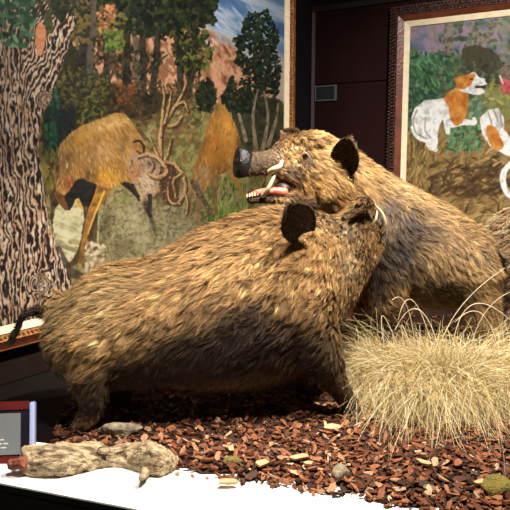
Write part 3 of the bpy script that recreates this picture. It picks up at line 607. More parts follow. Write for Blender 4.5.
# right painting
rq0, rq1 = s_at(408.5), 3.5; rz0, rz1 = .92, z_at(408.5, 27.5, WR, rq0)
rp = thing('hunting_painting', 'oil painting of white and orange hounds in carved wooden frame, on right wall', 'painting', WR(2, rz0-.2, .02))
canvas_mesh('canvas', WR, rq0, rq1, rz0, rz1, .04, paint_right(), .0055, rp)
bm = bmesh.new(); frame_ring(bm, WR, rq0, rq1, rz0, rz1, .042, .01, .06, .048); from_bm('liner', bm, M['cream'], rp)
bm = bmesh.new(); frame_ring(bm, WR, rq0-.042, rq1+.042, rz0-.042, rz1+.042, .045, .01, .09, .06); from_bm('inner_moulding', bm, M['redwood'], rp)
bm = bmesh.new(); frame_ring(bm, WR, rq0-.087, rq1+.087, rz0-.087, rz1+.087, .075, .01, .075, .095)
for dd, oo in ((.105, .094), (.125, .09), (.147, .084)): bead_row(bm, WR, rq0-dd, rq1+dd, rz0-dd, rz1+dd, oo, .012, .027)
from_bm('carved_outer_moulding', bm, M['carved'], rp)

# ------------------------------------------------------------------ mesh from many little strips (fur, grass)
def strips(name, roots, dirs1, tips, side, width, cols_root, cols_tip, m, parent=None, mid=.5, bend=None):
    """each strip: root, mid and tip; quads then a pointed tip"""
    n = len(roots); midp = dirs1
    w = side*width[:, None]
    V = np.stack([roots-w, roots+w, midp-w*.8, midp+w*.8, tips], 1).reshape(-1, 3)
    b = np.arange(n)*5
    loops = np.stack([b, b+1, b+3, b+2, b+2, b+3, b+4], 1).ravel().astype(np.int32)
    st = np.stack([np.arange(n)*7, np.arange(n)*7+4], 1).ravel().astype(np.int32)
    me = bpy.data.meshes.new(name); me.vertices.add(len(V)); me.vertices.foreach_set('co', V.ravel())
    me.loops.add(len(loops)); me.loops.foreach_set('vertex_index', loops)
    me.polygons.add(len(st)); me.polygons.foreach_set('loop_start', st); me.update(calc_edges=True)
    cm = cols_root*.45+cols_tip*.55
    Cv = np.stack([cols_root, cols_root, cm, cm, cols_tip], 1).reshape(-1, 3)
    at = me.color_attributes.new('Col', 'FLOAT_COLOR', 'POINT'); at.data.foreach_set('color', np.c_[Cv, np.ones(len(Cv))].astype(np.float32).ravel())
    return link(name, me, m, parent, smooth=False)
def nrm(a): return a/(np.linalg.norm(a, axis=-1, keepdims=True)+1e-9)
def n3(p, s, seed=0):  # cheap 3-D-ish noise 0..1
    return (fbm(p[:, 0]*s+p[:, 2]*s*.37, p[:, 2]*s+p[:, 1]*s*.61, seed, 3)+fbm(p[:, 1]*s+9, p[:, 2]*s-p[:, 0]*s*.4, seed+50, 3))*.5
def tri_sample(me, n):
    me.calc_loop_triangles(); nt = len(me.loop_triangles)
    tv = np.zeros(nt*3, np.int32); me.loop_triangles.foreach_get('vertices', tv); tv = tv.reshape(-1, 3)
    co = np.zeros(len(me.vertices)*3); me.vertices.foreach_get('co', co); co = co.reshape(-1, 3)
    A_, B_, C_ = co[tv[:, 0]], co[tv[:, 1]], co[tv[:, 2]]; N = np.cross(B_-A_, C_-A_); ar = np.linalg.norm(N, axis=1)
    i = RNG.choice(nt, n, p=ar/ar.sum()); r1 = np.sqrt(RNG.random(n))[:, None]; r2 = RNG.random(n)[:, None]
    return A_[i]*(1-r1)+B_[i]*r1*(1-r2)+C_[i]*r1*r2, nrm(N[i])

def union_mesh(name, build, voxel=.012, smooth=8):
    bm = bmesh.new(); build(bm); bmesh.ops.recalc_face_normals(bm, faces=bm.faces[:])
    me = bpy.data.meshes.new(name+'_rough'); bm.to_mesh(me); bm.free()
    o = bpy.data.objects.new(name+'_rough', me); COL.objects.link(o)
    r = o.modifiers.new('r', 'REMESH'); r.mode = 'VOXEL'; r.voxel_size = voxel
    s = o.modifiers.new('s', 'SMOOTH'); s.factor = .6; s.iterations = smooth
    dg = bpy.context.evaluated_depsgraph_get(); ev = o.evaluated_get(dg)
    out = bpy.data.meshes.new_from_object(ev, preserve_all_data_layers=False, depsgraph=dg); out.name = name
    bpy.data.objects.remove(o); return out

def fur(parent, samples, flow, length, color, per=10, spread=.011, wid=.0011, lift=.32, seed=0):
    """samples: list of (points, normals); clumped hair"""
    p = np.concatenate([a for a, b in samples]); n = np.concatenate([b for a, b in samples])
    L = length(p); k = L > .004; p, n, L = p[k], n[k], L[k]
    f = flow(p); nz = np.stack([n3(p, 6, seed+1), n3(p, 6, seed+2), n3(p, 6, seed+3)], 1)-.5
    nz2 = np.stack([n3(p, 28, seed+4), n3(p, 28, seed+5), n3(p, 28, seed+6)], 1)-.5
    f = f+nz*2.0+nz2*1.9+RNG.normal(size=f.shape)*.16; f = nrm(f-n*np.sum(f*n, 1, keepdims=True))
    cr, ct = color(p, n)
    m = len(p); rep = np.repeat(np.arange(m), per); N = len(rep)
    Pn, Nn, Fn, Ln = p[rep], n[rep], f[rep], L[rep]*RNG.uniform(.6, 1.15, N)
    sd = nrm(np.cross(Nn, Fn)); a = RNG.normal(size=(N, 1))*spread*.6; b = RNG.normal(size=(N, 1))*spread*.6
    sc = np.clip(Ln/.045, .35, 1)[:, None]
    off = sd*a*sc+Fn*b*sc
    root = Pn+off-Nn*.004
    lf = lift*RNG.uniform(.5, 1.4, (m, 1))[rep]
    tip = Pn+off*.45+Fn*Ln[:, None]+Nn*Ln[:, None]*lf+RNG.normal(size=(N, 3))*.0028
    midp = root*.5+(Pn+off*.8+Fn*Ln[:, None])*.5+Nn*Ln[:, None]*lf*.75
    w = wid*RNG.uniform(.6, 1.3, N)*np.clip(sc[:, 0]+.15, 0, 1)
    sdir = nrm(sd+RNG.normal(size=(N, 3))*.45)
    vr = RNG.uniform(.75, 1.25, (N, 1))
    o = strips('fur', root, midp, tip, sdir, w, np.clip(cr[rep]*vr, 0, 1), np.clip(ct[rep]*vr, 0, 1), M['fur'], parent)
    o['kind'] = 'stuff'; return o

def sec(tx, ty, bx, by, Y, hw, side=None):
    """one cross-section of an animal: top and bottom of the trunk in image pixels, distance, half width"""
    t, b = P(tx, ty, Y), P(bx, by, Y); return ((t+b)/2, (t-b)/2, Vector(side or (-.1, 1, 0)).normalized()*hw)
def resample(secs, k=4):
    out = []
    for i in range(len(secs)-1):
        q = [secs[max(i-1, 0)], secs[i], secs[i+1], secs[min(i+2, len(secs)-1)]]
        for s in range(k):
            t = s/k; out.append(tuple(.5*((2*q[1][j])+(q[2][j]-q[0][j])*t+(2*q[0][j]-5*q[1][j]+4*q[2][j]-q[3][j])*t*t+(-q[0][j]+3*q[1][j]-3*q[2][j]+q[3][j])*t**3) for j in range(3)))
    out.append(secs[-1]); return out
def hoof(parent, p, d=Vector((1, 0, 0)), r=.035):
    d = Vector((d[0], d[1], 0)).normalized(); s = Vector((-d.y, d.x, 0)); bm = bmesh.new()
    for k in (-1, 1):
        c = Vector((p[0], p[1], DECK+.012))+s*r*.42*k
        secs = [(c+Vector((0, 0, 0))+d*r*.5, d*r*1.0, s*r*.42), (c+Vector((0, 0, .02))+d*r*.35, d*r*.85, s*r*.40), (c+Vector((0, 0, .05)), d*r*.55, s*r*.36)]
        loft(bm, secs, 12)
    return from_bm('hoof', bm, M['hoof'], parent, True)
def ear(parent, base, tip, face, wd, cup=.35, mtl='ear', thick=.012):
    """cupped leaf-shaped ear"""
    base, tip = Vector(base), Vector(tip); ax = tip-base; L = ax.length; ax.normalize(); face = Vector(face); face = (face-ax*face.dot(ax)).normalized(); s = ax.cross(face)
    bm = bmesh.new(); nu, nv = 12, 10; F = []; Bk = []
    for i in range(nu+1):
        u = i/nu; wv = wd*(math.sin(math.pi*min(1, u*.80+.16))**.7); fr = []; bk = []
        for j in range(nv+1):
            v = j/nv*2-1; p = base+ax*L*u+s*wv*v-face*(cup*wd*(1-v*v))*(1-.5*u)+face*(.25*L*u*u*.4)
            fr.append(bm.verts.new(p)); bk.append(bm.verts.new(p-face*thick*(1-.5*abs(v))))
        F.append(fr); Bk.append(bk)
    for i in range(nu):
        for j in range(nv):
            bm.faces.new((F[i][j], F[i][j+1], F[i+1][j+1], F[i+1][j])); bm.faces.new((Bk[i][j], Bk[i+1][j], Bk[i+1][j+1], Bk[i][j+1]))
        bm.faces.new((F[i][0], F[i+1][0], Bk[i+1][0], Bk[i][0])); bm.faces.new((F[i][nv], Bk[i][nv], Bk[i+1][nv], F[i+1][nv]))
    for R0, R1 in ((F[0], Bk[0]), (F[nu], Bk[nu])):
        for j in range(nv): bm.faces.new((R0[j], R1[j], R1[j+1], R0[j+1]))
    return from_bm('ear', bm, M[mtl], parent, True)
def mesh_world_samples(o, n, root):
    me = o.data; p, nn = tri_sample(me, n); return p+np.array(root.location), nn
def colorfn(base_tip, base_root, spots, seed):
    """coat colour: streaky natural variation plus patches, some with shade painted in (centre, radius, tip colour, strength)"""
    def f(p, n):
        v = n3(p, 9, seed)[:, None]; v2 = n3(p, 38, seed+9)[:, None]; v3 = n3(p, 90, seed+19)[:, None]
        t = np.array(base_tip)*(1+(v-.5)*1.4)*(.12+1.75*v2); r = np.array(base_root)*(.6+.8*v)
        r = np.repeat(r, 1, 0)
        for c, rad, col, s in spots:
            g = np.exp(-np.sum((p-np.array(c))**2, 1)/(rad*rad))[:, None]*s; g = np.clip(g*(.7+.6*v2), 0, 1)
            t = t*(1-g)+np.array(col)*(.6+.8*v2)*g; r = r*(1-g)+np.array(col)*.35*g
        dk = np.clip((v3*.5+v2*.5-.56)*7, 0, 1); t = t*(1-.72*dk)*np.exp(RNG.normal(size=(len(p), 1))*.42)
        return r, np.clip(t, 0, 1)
    return f

# ------------------------------------------------------------------ front boar
def G2(px, py): return G(px, py)
bA = thing('wild_boar', 'golden-brown boar in front with its rump to the plaque and snout thrust upward', 'boar', (P(190, 400, 3.05).x, 3.05, DECK), 'mounted wild boars on the platform')
sA = (-.12, 1, 0)
secA = [sec(47, 322, 50, 342, 2.97, .08, sA), sec(55, 308, 58, 362, 2.97, .165, sA), sec(76, 289, 80, 382, 2.97, .225, sA), sec(105, 269, 106, 388, 2.98, .25, sA),
        sec(152, 259, 153, 384, 3.0, .255, sA), sec(197, 234, 198, 388, 3.03, .27, sA), sec(238, 217, 242, 390, 3.06, .28, sA), sec(272, 210, 280, 382, 3.09, .265, sA),
        sec(300, 212, 314, 352, 3.13, .225, sA), sec(320, 215, 334, 326, 3.16, .175, sA), sec(337, 216, 347, 303, 3.20, .135, sA), sec(352, 205, 360, 281, 3.24, .10, sA),
        sec(366, 203, 371, 263, 3.28, .07, sA), sec(376, 211, 379, 250, 3.31, .05, sA)]
legsA = [([(98, 345, 2.83), (92, 380, 2.80), (93, 406, 2.80), (78, 431, 2.82)], [.13, .080, .048, .033]),
         ([(108, 345, 3.12), (112, 376, 3.12), (122, 395, 3.14), (114, 409, 3.14)], [.13, .09, .045, .033]),
         ([(306, 315, 2.97), (320, 350, 2.95), (334, 380, 2.97), (354, 409, 3.03)], [.13, .085, .055, .036]),
         ([(312, 320, 3.27), (306, 355, 3.3), (300, 378, 3.32), (300, 392, 3.33)], [.11, .075, .045, .034])]
def buildA(bm):
    loft(bm, resample(secA), 24)
    for pts, rs in legsA: tube(bm, [P(*q) for q in pts], rs, 14)
    ellipsoid(bm, P(300, 300, 3.0), (.16, .14, .25)); ellipsoid(bm, P(95, 335, 2.93), (.17, .16, .2))
    tube(bm, [P(354, 206, 3.12), P(362, 202, 3.14), P(372, 205, 3.2)], [.02, .026, .018], 10)   # brow ridge
    tube(bm, [P(345, 296, 3.2), P(362, 268, 3.25), P(377, 247, 3.29)], [.06, .045, .03], 12)   # jaw
    tube(bm, [P(40, 312, 2.97), P(60, 305, 2.97)], [.018, .05], 10)
meA = union_mesh('body', buildA); oA = link('body', meA, M['hide'], bA, True)
# tail
bm = bmesh.new(); tube(bm, [P(50, 311, 2.97), P(36, 311, 2.97), P(24, 316, 2.96), P(18, 328, 2.96), P(11, 342, 2.96)], [.022, .016, .012, .010, .012], 10); tlA = from_bm('tail', bm, M['ear'], bA, True)
e1 = ear(bA, P(306, 238, 2.88), P(288, 204, 2.77), (.15, -1, .15), .080, .40)
e2 = ear(bA, P(318, 212, 3.27), P(303, 203, 3.32), (.3, .6, .5), .06, .4)
for pts, rs in legsA: q = P(*pts[-1]); hoof(bA, (q.x, q.y), Vector((1, .1, 0)), .034)
bm = bmesh.new(); tube(bm, [P(382, 232, 3.25), P(385, 224, 3.22), P(382, 213, 3.21), P(375, 205, 3.22)], [.010, .009, .007, .003], 10); from_bm('tusk', bm, M['tusk'], bA, True)
bm = bmesh.new(); tube(bm, [P(372, 226, 3.22), P(376, 219, 3.2), P(377, 211, 3.21)], [.007, .006, .003], 10); from_bm('tusk', bm, M['tusk'], bA, True)
bm = bmesh.new(); ellipsoid(bm, P(380, 226, 3.31), (.022, .045, .052), Matrix.Rotation(-.2, 3, 'Y')); from_bm('snout', bm, M['snout'], bA, True)
bm = bmesh.new(); ellipsoid(bm, P(343, 219, 3.09), (.011, .011, .011)); from_bm('eye', bm, M['eye'], bA, True)
def flowA(p):
    hd = np.clip((p[:, 0]-P(325, 0, 3.2).x)/.15, 0, 1)[:, None]; low = np.clip((.85-p[:, 2])/.25, 0, 1)[:, None]
    f = np.array([-.75, -.05, -.62])*(1-hd)+np.array([-.85, -.2, -.75])*hd
    return f*(1-low*.6)+np.array([-.1, 0, -1])*low*.6
def lenA(p):
    hd = np.clip((p[:, 0]-P(318, 0, 3.2).x)/.2, 0, 1); low = np.clip((.74-p[:, 2])/.14, 0, 1); tl_ = p[:, 0] < P(44, 0, 2.97).x
    L = .058*(1-hd*.55)*(1-low*.62); L = np.where(tl_, .03, L); L = np.where(p[:, 2] < DECK+.05, 0, L)
    d = np.linalg.norm(p-np.array(P(380, 226, 3.31)), axis=1); L = np.where(d < .05, .0, L); return L
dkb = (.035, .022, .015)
spA = [(P(x, y, 2.77), rr_, dkb, 1) for x, y, rr_ in ((120, 384, .10), (140, 378, .11), (165, 370, .12), (190, 364, .13), (215, 360, .14), (240, 352, .15), (265, 348, .16), (290, 352, .17), (310, 355, .15), (235, 322, .07), (262, 315, .07), (175, 345, .05), (200, 340, .05))]  # dark belly coat, with the shade under the boar put into its colour
spA += [(P(x, 392, 3.0), .13, dkb, 1) for x in range(110, 330, 25)]  # same painted shade along the middle of the underside
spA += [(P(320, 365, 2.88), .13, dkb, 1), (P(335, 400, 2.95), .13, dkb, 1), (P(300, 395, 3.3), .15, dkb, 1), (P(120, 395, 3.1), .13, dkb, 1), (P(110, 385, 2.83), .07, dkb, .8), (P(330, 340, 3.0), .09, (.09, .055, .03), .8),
       (P(318, 290, 2.95), .05, (.05, .03, .02), .8), (P(80, 420, 2.8), .06, (.30, .15, .07), .8), (P(56, 365, 2.80), .10, (.10, .075, .045), .9), (P(75, 392, 2.74), .08, (.06, .04, .028), 1), (P(100, 395, 2.72), .09, (.05, .035, .024), 1), (P(92, 412, 2.74), .05, (.05, .035, .024), 1),
       (P(200, 300, 2.78), .07, (.12, .07, .035), .5), (P(150, 330, 2.78), .06, (.15, .09, .04), .5), (P(300, 245, 2.9), .07, (.40, .20, .07), .6), (P(310, 270, 2.9), .10, (.44, .24, .09), .6),
       (P(335, 245, 3.0), .10, (.58, .33, .13), .7), (P(345, 262, 3.1), .07, (.62, .46, .26), .8), (P(354, 225, 3.1), .05, (.46, .38, .27), .7), (P(374, 245, 3.2), .045, (.24, .12, .05), .8), (P(352, 240, 3.1), .025, (.12, .07, .04), .7),
       (P(330, 214, 3.1), .05, (.36, .31, .26), .6), (P(240, 218, 3.0), .10, (.30, .16, .06), .6), (P(200, 235, 3.0), .08, (.24, .13, .05), .6), (P(150, 262, 2.9), .10, (.36, .22, .09), .5), (P(100, 300, 2.8), .16, (.40, .28, .13), .5), (P(60, 320, 2.85), .12, (.30, .23, .12), .6)]
nearA = tri_sample(meA, 32000); LOCA = np.array(bA.location)
def tw(s, loc): return s[0]+loc, s[1]
SA = [tw(nearA, LOCA)]
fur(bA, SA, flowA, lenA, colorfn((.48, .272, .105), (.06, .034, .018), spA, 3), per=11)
def dark_fur(parent, objs, L, fl, n, tip=(.05, .032, .022), seed=60, lift=.3, per=8):
    smp = [tw(tri_sample(o.data, n), np.array(parent.location)) for o in objs]
    o = fur(parent, smp, lambda p: np.tile(np.array(fl), (len(p), 1)), lambda p: np.full(len(p), L), colorfn(tip, tuple(v*.4 for v in tip), [], seed), per=per, spread=.008, wid=.0012, lift=lift, seed=seed)
    o.name = 'ear_fur'; return o
dark_fur(bA, [e1, e2], .02, (-.6, 0, .5), 900, (.24, .14, .08))
dark_fur(bA, [tlA], .022, (-.5, 0, -.9), 500, (.03, .02, .015)).name = 'tail_fur'

# ------------------------------------------------------------------ second boar
bB = thing('wild_boar', 'bigger boar behind, mouth open with white tusks, its head over the front boar', 'boar', (P(430, 300, 3.95).x, 3.95, DECK), 'mounted wild boars on the platform')
YB = 3.92
secB = [sec(240, 151, 243, 178, 3.70, .052), sec(255, 152, 257, 176, 3.72, .050), sec(270, 149, 272, 176, 3.74, .056), sec(283, 139, 286, 186, 3.77, .082, (-.15, 1, 0)), sec(304, 135, 306, 203, 3.79, .115),
        sec(326, 137, 330, 216, 3.82, .14), sec(350, 150, 352, 240, 3.86, .175), sec(376, 168, 376, 278, 3.90, .21), sec(402, 184, 400, 298, 3.93, .235), sec(430, 199, 430, 304, 3.95, .245),
        sec(456, 213, 458, 304, 3.97, .235), sec(477, 232, 478, 302, 3.98, .20), sec(489, 252, 489, 290, 3.99, .12)]
legsB = [([(472, 275, 3.86), (480, 310, 3.84), (488, 332, 3.84), (482, 362, 3.85)], [.15, .095, .055, .038]),
         ([(474, 275, 4.12), (484, 305, 4.14), (490, 325, 4.14), (486, 348, 4.15)], [.13, .08, .05, .036]),
         ([(392, 255, 3.80), (388, 295, 3.78), (384, 325, 3.80), (382, 366, 3.80)], [.14, .085, .055, .038]),
         ([(385, 255, 4.05), (372, 290, 4.07), (362, 315, 4.1), (360, 350, 4.12)], [.13, .075, .05, .036])]
def gpt(q):
    p = P(*q); return p
def buildB(bm):
    loft(bm, resample(secB), 24)
    for pts, rs in legsB:
        w3 = [P(*q) for q in pts]; w3[-1].z = DECK+.04; tube(bm, w3, rs, 14)
    tube(bm, [P(312, 196, 3.76), P(290, 199, 3.73), P(268, 198, 3.71), P(249, 200, 3.69)], [.055, .042, .030, .019], 12)   # lower jaw
    ellipsoid(bm, P(394, 235, 3.80), (.15, .14, .24)); ellipsoid(bm, P(300, 150, 3.78), (.07, .10, .05)); ellipsoid(bm, P(466, 264, 3.88), (.15, .16, .22))
    ellipsoid(bm, P(310, 140, 3.76), (.10, .08, .04))
    ellipsoid(bm, P(318, 185, 3.74), (.11, .08, .10))
meB = union_mesh('body', buildB, .011, 5); oB = link('body', meB, M['hide'], bB, True)
LOCB = np.array(bB.location)
rotS = Matrix.Rotation(.45, 3, 'Z') @ Matrix.Rotation(.12, 3, 'Y')
bm = bmesh.new(); c = P(241, 163, 3.69)
fx = rotS @ Vector((1, 0, 0)); fy = rotS @ Vector((0, 1, 0)); fz = rotS @ Vector((0, 0, 1))
loft(bm, [(c-fx*.030, fy*.034, fz*.060), (c-fx*.026, fy*.046, fz*.076), (c-fx*.006, fy*.052, fz*.083), (c+fx*.02, fy*.05, fz*.076), (c+fx*.05, fy*.045, fz*.066)], 22)
snB = from_bm('snout', bm, M['snout'], bB, True)
for k in (-1, 1):
    bm = bmesh.new(); ellipsoid(bm, c-fx*.029+fy*.017*k+fz*.005, (.006, .011, .018), rotS); from_bm('nostril', bm, M['mouth'], snB, True)
tk = [([P(263, 196, 3.67), P(268, 189, 3.64), P(272, 181, 3.63), P(276, 173, 3.64)], [.013, .012, .009, .004]), ([P(270, 172, 3.66), P(275, 169, 3.63), P(280, 166, 3.62), P(282, 161, 3.625)], [.018, .017, .013, .007]),
      ([P(259, 195, 3.76), P(263, 187, 3.79), P(266, 179, 3.80)], [.010, .008, .004]), ([P(264, 176, 3.79), P(269, 170, 3.815), P(271, 165, 3.815)], [.012, .010, .005])]
for q, r in tk:
    bm = bmesh.new(); tube(bm, q, r, 12); from_bm('tusk', bm, M['tusk'], bB, True)
bm = bmesh.new(); tube(bm, [P(284, 192, 3.70), P(268, 191, 3.69), P(256, 193, 3.685), P(249, 196, 3.68)], [.026, .020, .015, .009], 12); from_bm('tongue', bm, M['gum'], bB, True)
bm = bmesh.new()
for k in range(6):
    b0 = P(247+k*2.6, 197-k*.5, 3.66+.004*k); tube(bm, [b0, b0+Vector((0, 0, .014))], [.005, .0025], 6, 2)
from_bm('teeth', bm, M['tusk'], bB, True)
bm = bmesh.new(); ellipsoid(bm, P(284, 188, 3.75), (.055, .05, .035), Matrix.Rotation(.25, 3, 'Y')); from_bm('mouth_lining', bm, M['mouth'], bB, True)
bm = bmesh.new(); ellipsoid(bm, P(305, 157, 3.630), (.015, .013, .014)); eB = from_bm('eye', bm, M['eye'], bB, True)
bm = bmesh.new(); tube(bm, [P(300, 158, 3.624), P(305, 152.6, 3.613), P(311, 158.5, 3.624)], [.003, .0055, .003], 8); from_bm('eyelid', bm, M['lid'], eB, True)
bm = bmesh.new(); ellipsoid(bm, P(300, 157, 3.895), (.013, .011, .012)); from_bm('eye', bm, M['eye'], bB, True)
e3 = ear(bB, P(341, 175, 3.69), P(350, 138, 3.60), (-.45, -1, .1), .080, .45)
e4 = ear(bB, P(300, 146, 3.90), P(283, 132, 3.93), (-.6, -.4, .6), .05, .4)
for pts, rs in legsB: q = P(*pts[-1]); hoof(bB, (q.x, q.y), Vector((-1, 0, 0)), .036)
bm = bmesh.new(); tube(bm, [P(494, 252, 4.0), P(502, 262, 4.02), P(503, 285, 4.03), P(500, 300, 4.02)], [.02, .014, .010, .010], 10); tlB = from_bm('tail', bm, M['ear'], bB, True)
def flowB(p):
    low = np.clip((.85-p[:, 2])/.25, 0, 1)[:, None]; f = np.array([.75, 0, -.62]); return f*(1-low*.7)+np.array([.1, 0, -1])*low*.7
def lenB(p):
    hd = np.clip((P(350, 0, 3.9).x-p[:, 0])/.25, 0, 1); sn = np.clip((P(290, 0, 3.75).x-p[:, 0])/.1, 0, 1); low = np.clip((.8-p[:, 2])/.2, 0, 1)
    L = .062*(1-hd*.42)*(1-low*.45)*(1-sn*.6); L = np.where(p[:, 2] < DECK+.05, 0, L)
    L = np.where(p[:, 0] < P(247, 0, 3.7).x, 0, L); d = np.linalg.norm(p-np.array(P(305, 157, 3.665)), axis=1); L = np.where(d < .045, L*.25, L)
    mth = (np.linalg.norm((p-np.array(P(273, 186, 3.70)))*np.array([1, .6, 1.4]), axis=1) < .05); return np.where(mth, 0, L)
spB = [(P(395, 250, 3.70), .17, (.06, .05, .045), 1), (P(405, 222, 3.70), .12, (.07, .055, .05), 1), (P(385, 205, 3.70), .06, (.10, .085, .08), .9), (P(372, 275, 3.72), .14, (.03, .02, .018), 1), (P(430, 290, 3.70), .12, (.04, .028, .02), .9),  # chest: dark grey coat plus the front boar's shadow painted into it
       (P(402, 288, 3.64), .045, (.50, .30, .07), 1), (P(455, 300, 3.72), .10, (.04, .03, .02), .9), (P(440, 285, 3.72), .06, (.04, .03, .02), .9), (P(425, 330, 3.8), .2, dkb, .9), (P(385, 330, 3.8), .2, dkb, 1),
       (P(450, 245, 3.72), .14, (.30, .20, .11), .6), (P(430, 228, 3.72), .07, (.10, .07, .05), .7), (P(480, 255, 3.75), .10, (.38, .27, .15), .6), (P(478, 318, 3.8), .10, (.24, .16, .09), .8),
       (P(256, 162, 3.68), .07, (.09, .07, .06), 1), (P(262, 177, 3.68), .03, (.02, .015, .012), 1), (P(262, 151, 3.7), .03, (.34, .27, .2), .9), (P(274, 152, 3.7), .035, (.50, .38, .25), .9), (P(270, 162, 3.68), .03, (.22, .15, .10), .8), (P(290, 172, 3.68), .05, (.40, .31, .22), .8), (P(296, 196, 3.68), .04, (.03, .02, .015), 1), (P(255, 200, 3.68), .08, (.06, .04, .03), 1),
       (P(305, 138, 3.75), .07, (.54, .31, .11), .8), (P(315, 182, 3.7), .07, (.44, .21, .06), .8), (P(340, 190, 3.7), .07, (.42, .21, .06), .8), (P(340, 160, 3.68), .035, (.10, .06, .035), .8), (P(305, 158, 3.68), .022, (.10, .06, .04), .9), (P(400, 180, 3.85), .12, (.52, .38, .20), .7), (P(440, 205, 3.8), .09, (.46, .32, .17), .6)]
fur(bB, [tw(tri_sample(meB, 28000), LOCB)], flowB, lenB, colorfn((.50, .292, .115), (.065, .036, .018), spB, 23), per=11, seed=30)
dark_fur(bB, [e3, e4], .022, (.3, 0, .9), 700, (.26, .155, .085), 70)
dark_fur(bB, [tlB], .025, (.2, 0, -1), 400, (.05, .035, .02), 75).name = 'tail_fur'

# ------------------------------------------------------------------ third boar, mostly past the right edge
bC = thing('wild_boar', 'pale brown boar at the right edge, partly behind the bigger boar', 'boar', (P(560, 300, 4.6).x, 4.6, DECK), 'mounted wild boars on the platform')
secC = [sec(484, 236, 486, 262, 4.62, .07), sec(490, 224, 492, 280, 4.62, .15), sec(508, 210, 510, 290, 4.62, .21), sec(540, 198, 540, 292, 4.6, .23), sec(580, 190, 580, 292, 4.58, .24), sec(615, 194, 615, 285, 4.55, .21),
        sec(640, 206, 640, 275, 4.52, .15), sec(662, 222, 660, 268, 4.5, .10), sec(690, 242, 688, 264, 4.47, .055)]
legsC = [([(502, 265, 4.52), (505, 290, 4.5), (510, 305, 4.5), (506, 325, 4.5)], [.13, .08, .05, .035]), ([(505, 262, 4.75), (515, 285, 4.76), (518, 300, 4.77), (514, 318, 4.77)], [.12, .07, .045, .035]),
         ([(600, 265, 4.45), (600, 290, 4.43), (600, 305, 4.43), (600, 325, 4.43)], [.12, .08, .05, .035]), ([(606, 262, 4.68), (610, 285, 4.68), (612, 300, 4.68), (612, 320, 4.68)], [.12, .07, .045, .035])]
def buildC(bm):
    loft(bm, resample(secC), 20)
    for pts, rs in legsC:
        w3 = [P(*q) for q in pts]; w3[-1].z = DECK+.04; tube(bm, w3, rs, 12)
meC = union_mesh('body', buildC, .016, 5); oC = link('body', meC, M['hide'], bC, True)
for pts, rs in legsC: q = P(*pts[-1]); hoof(bC, (q.x, q.y), Vector((1, 0, 0)), .036)
e5 = ear(bC, P(630, 222, 4.42), P(615, 200, 4.40), (-.2, -1, .3), .06); 
bm = bmesh.new(); ellipsoid(bm, P(691, 253, 4.47), (.02, .05, .06)); from_bm('snout', bm, M['snout'], bC, True)
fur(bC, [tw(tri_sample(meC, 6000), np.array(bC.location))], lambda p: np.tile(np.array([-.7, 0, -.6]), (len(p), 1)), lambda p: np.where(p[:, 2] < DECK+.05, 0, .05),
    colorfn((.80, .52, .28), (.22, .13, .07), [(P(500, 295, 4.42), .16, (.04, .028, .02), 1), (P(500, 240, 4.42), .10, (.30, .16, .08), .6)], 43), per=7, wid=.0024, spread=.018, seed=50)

# ------------------------------------------------------------------ bark mulch
edge = [(50, 452), (95, 462), (150, 468), (190, 473), (230, 481), (262, 483), (300, 489), (350, 497), (400, 507), (460, 520), (540, 536)]
E3 = [G(*e) for e in edge]
back = [CORNER+DR*3.6-DL*.08, CORNER+DR*.08-DL*.08, C0+DL*.9+DR*.07, G(66, 405)]
bed = [(p.x, p.y) for p in E3]+[(q.x, q.y) for q in back]
inbed = inpoly(bed)
def edist(x, y):
    d = 9
    for i in range(len(bed)):
        (xa, ya), (xb, yb) = bed[i], bed[(i+1) % len(bed)]; L = (xb-xa)**2+(yb-ya)**2; t = max(0, min(1, ((x-xa)*(xb-xa)+(y-ya)*(yb-ya))/L))
        d = min(d, math.hypot(x-xa-t*(xb-xa), y-ya-t*(yb-ya)))
    return d
def bed_h(x, y):
    return DECK+.002+.014*min(1, edist(x, y)/.08)+.008*float(vnoise(np.array(x*14.), np.array(y*14.), 5))*min(1, edist(x, y)/.06)
def chip_bm(bm, mtx, L, Wd, T, rnd, cols=None, colv=None):
    n = rnd.choice((5, 6, 7)); pts = []
    for k in range(n):
        a = 2*math.pi*k/n+rnd.uniform(-.25, .25); pts.append((L*.5*math.cos(a)*rnd.uniform(.6, 1.15), Wd*.5*math.sin(a)*rnd.uniform(.5, 1.3)))
    cv = rnd.uniform(-.25, .25)
    top = [bm.verts.new(mtx @ Vector((x, y, T*.5+cv*x*x/L*2))) for x, y in pts]; bot = [bm.verts.new(mtx @ Vector((x*.92, y*.9, -T*.5+cv*x*x/L*2))) for x, y in pts]
    bm.faces.new(top); bm.faces.new(bot[::-1])
    for i in range(n): bm.faces.new((top[i], bot[i], bot[(i+1) % n], top[(i+1) % n]))
    if cols is not None: cols += [colv]*(2*n)
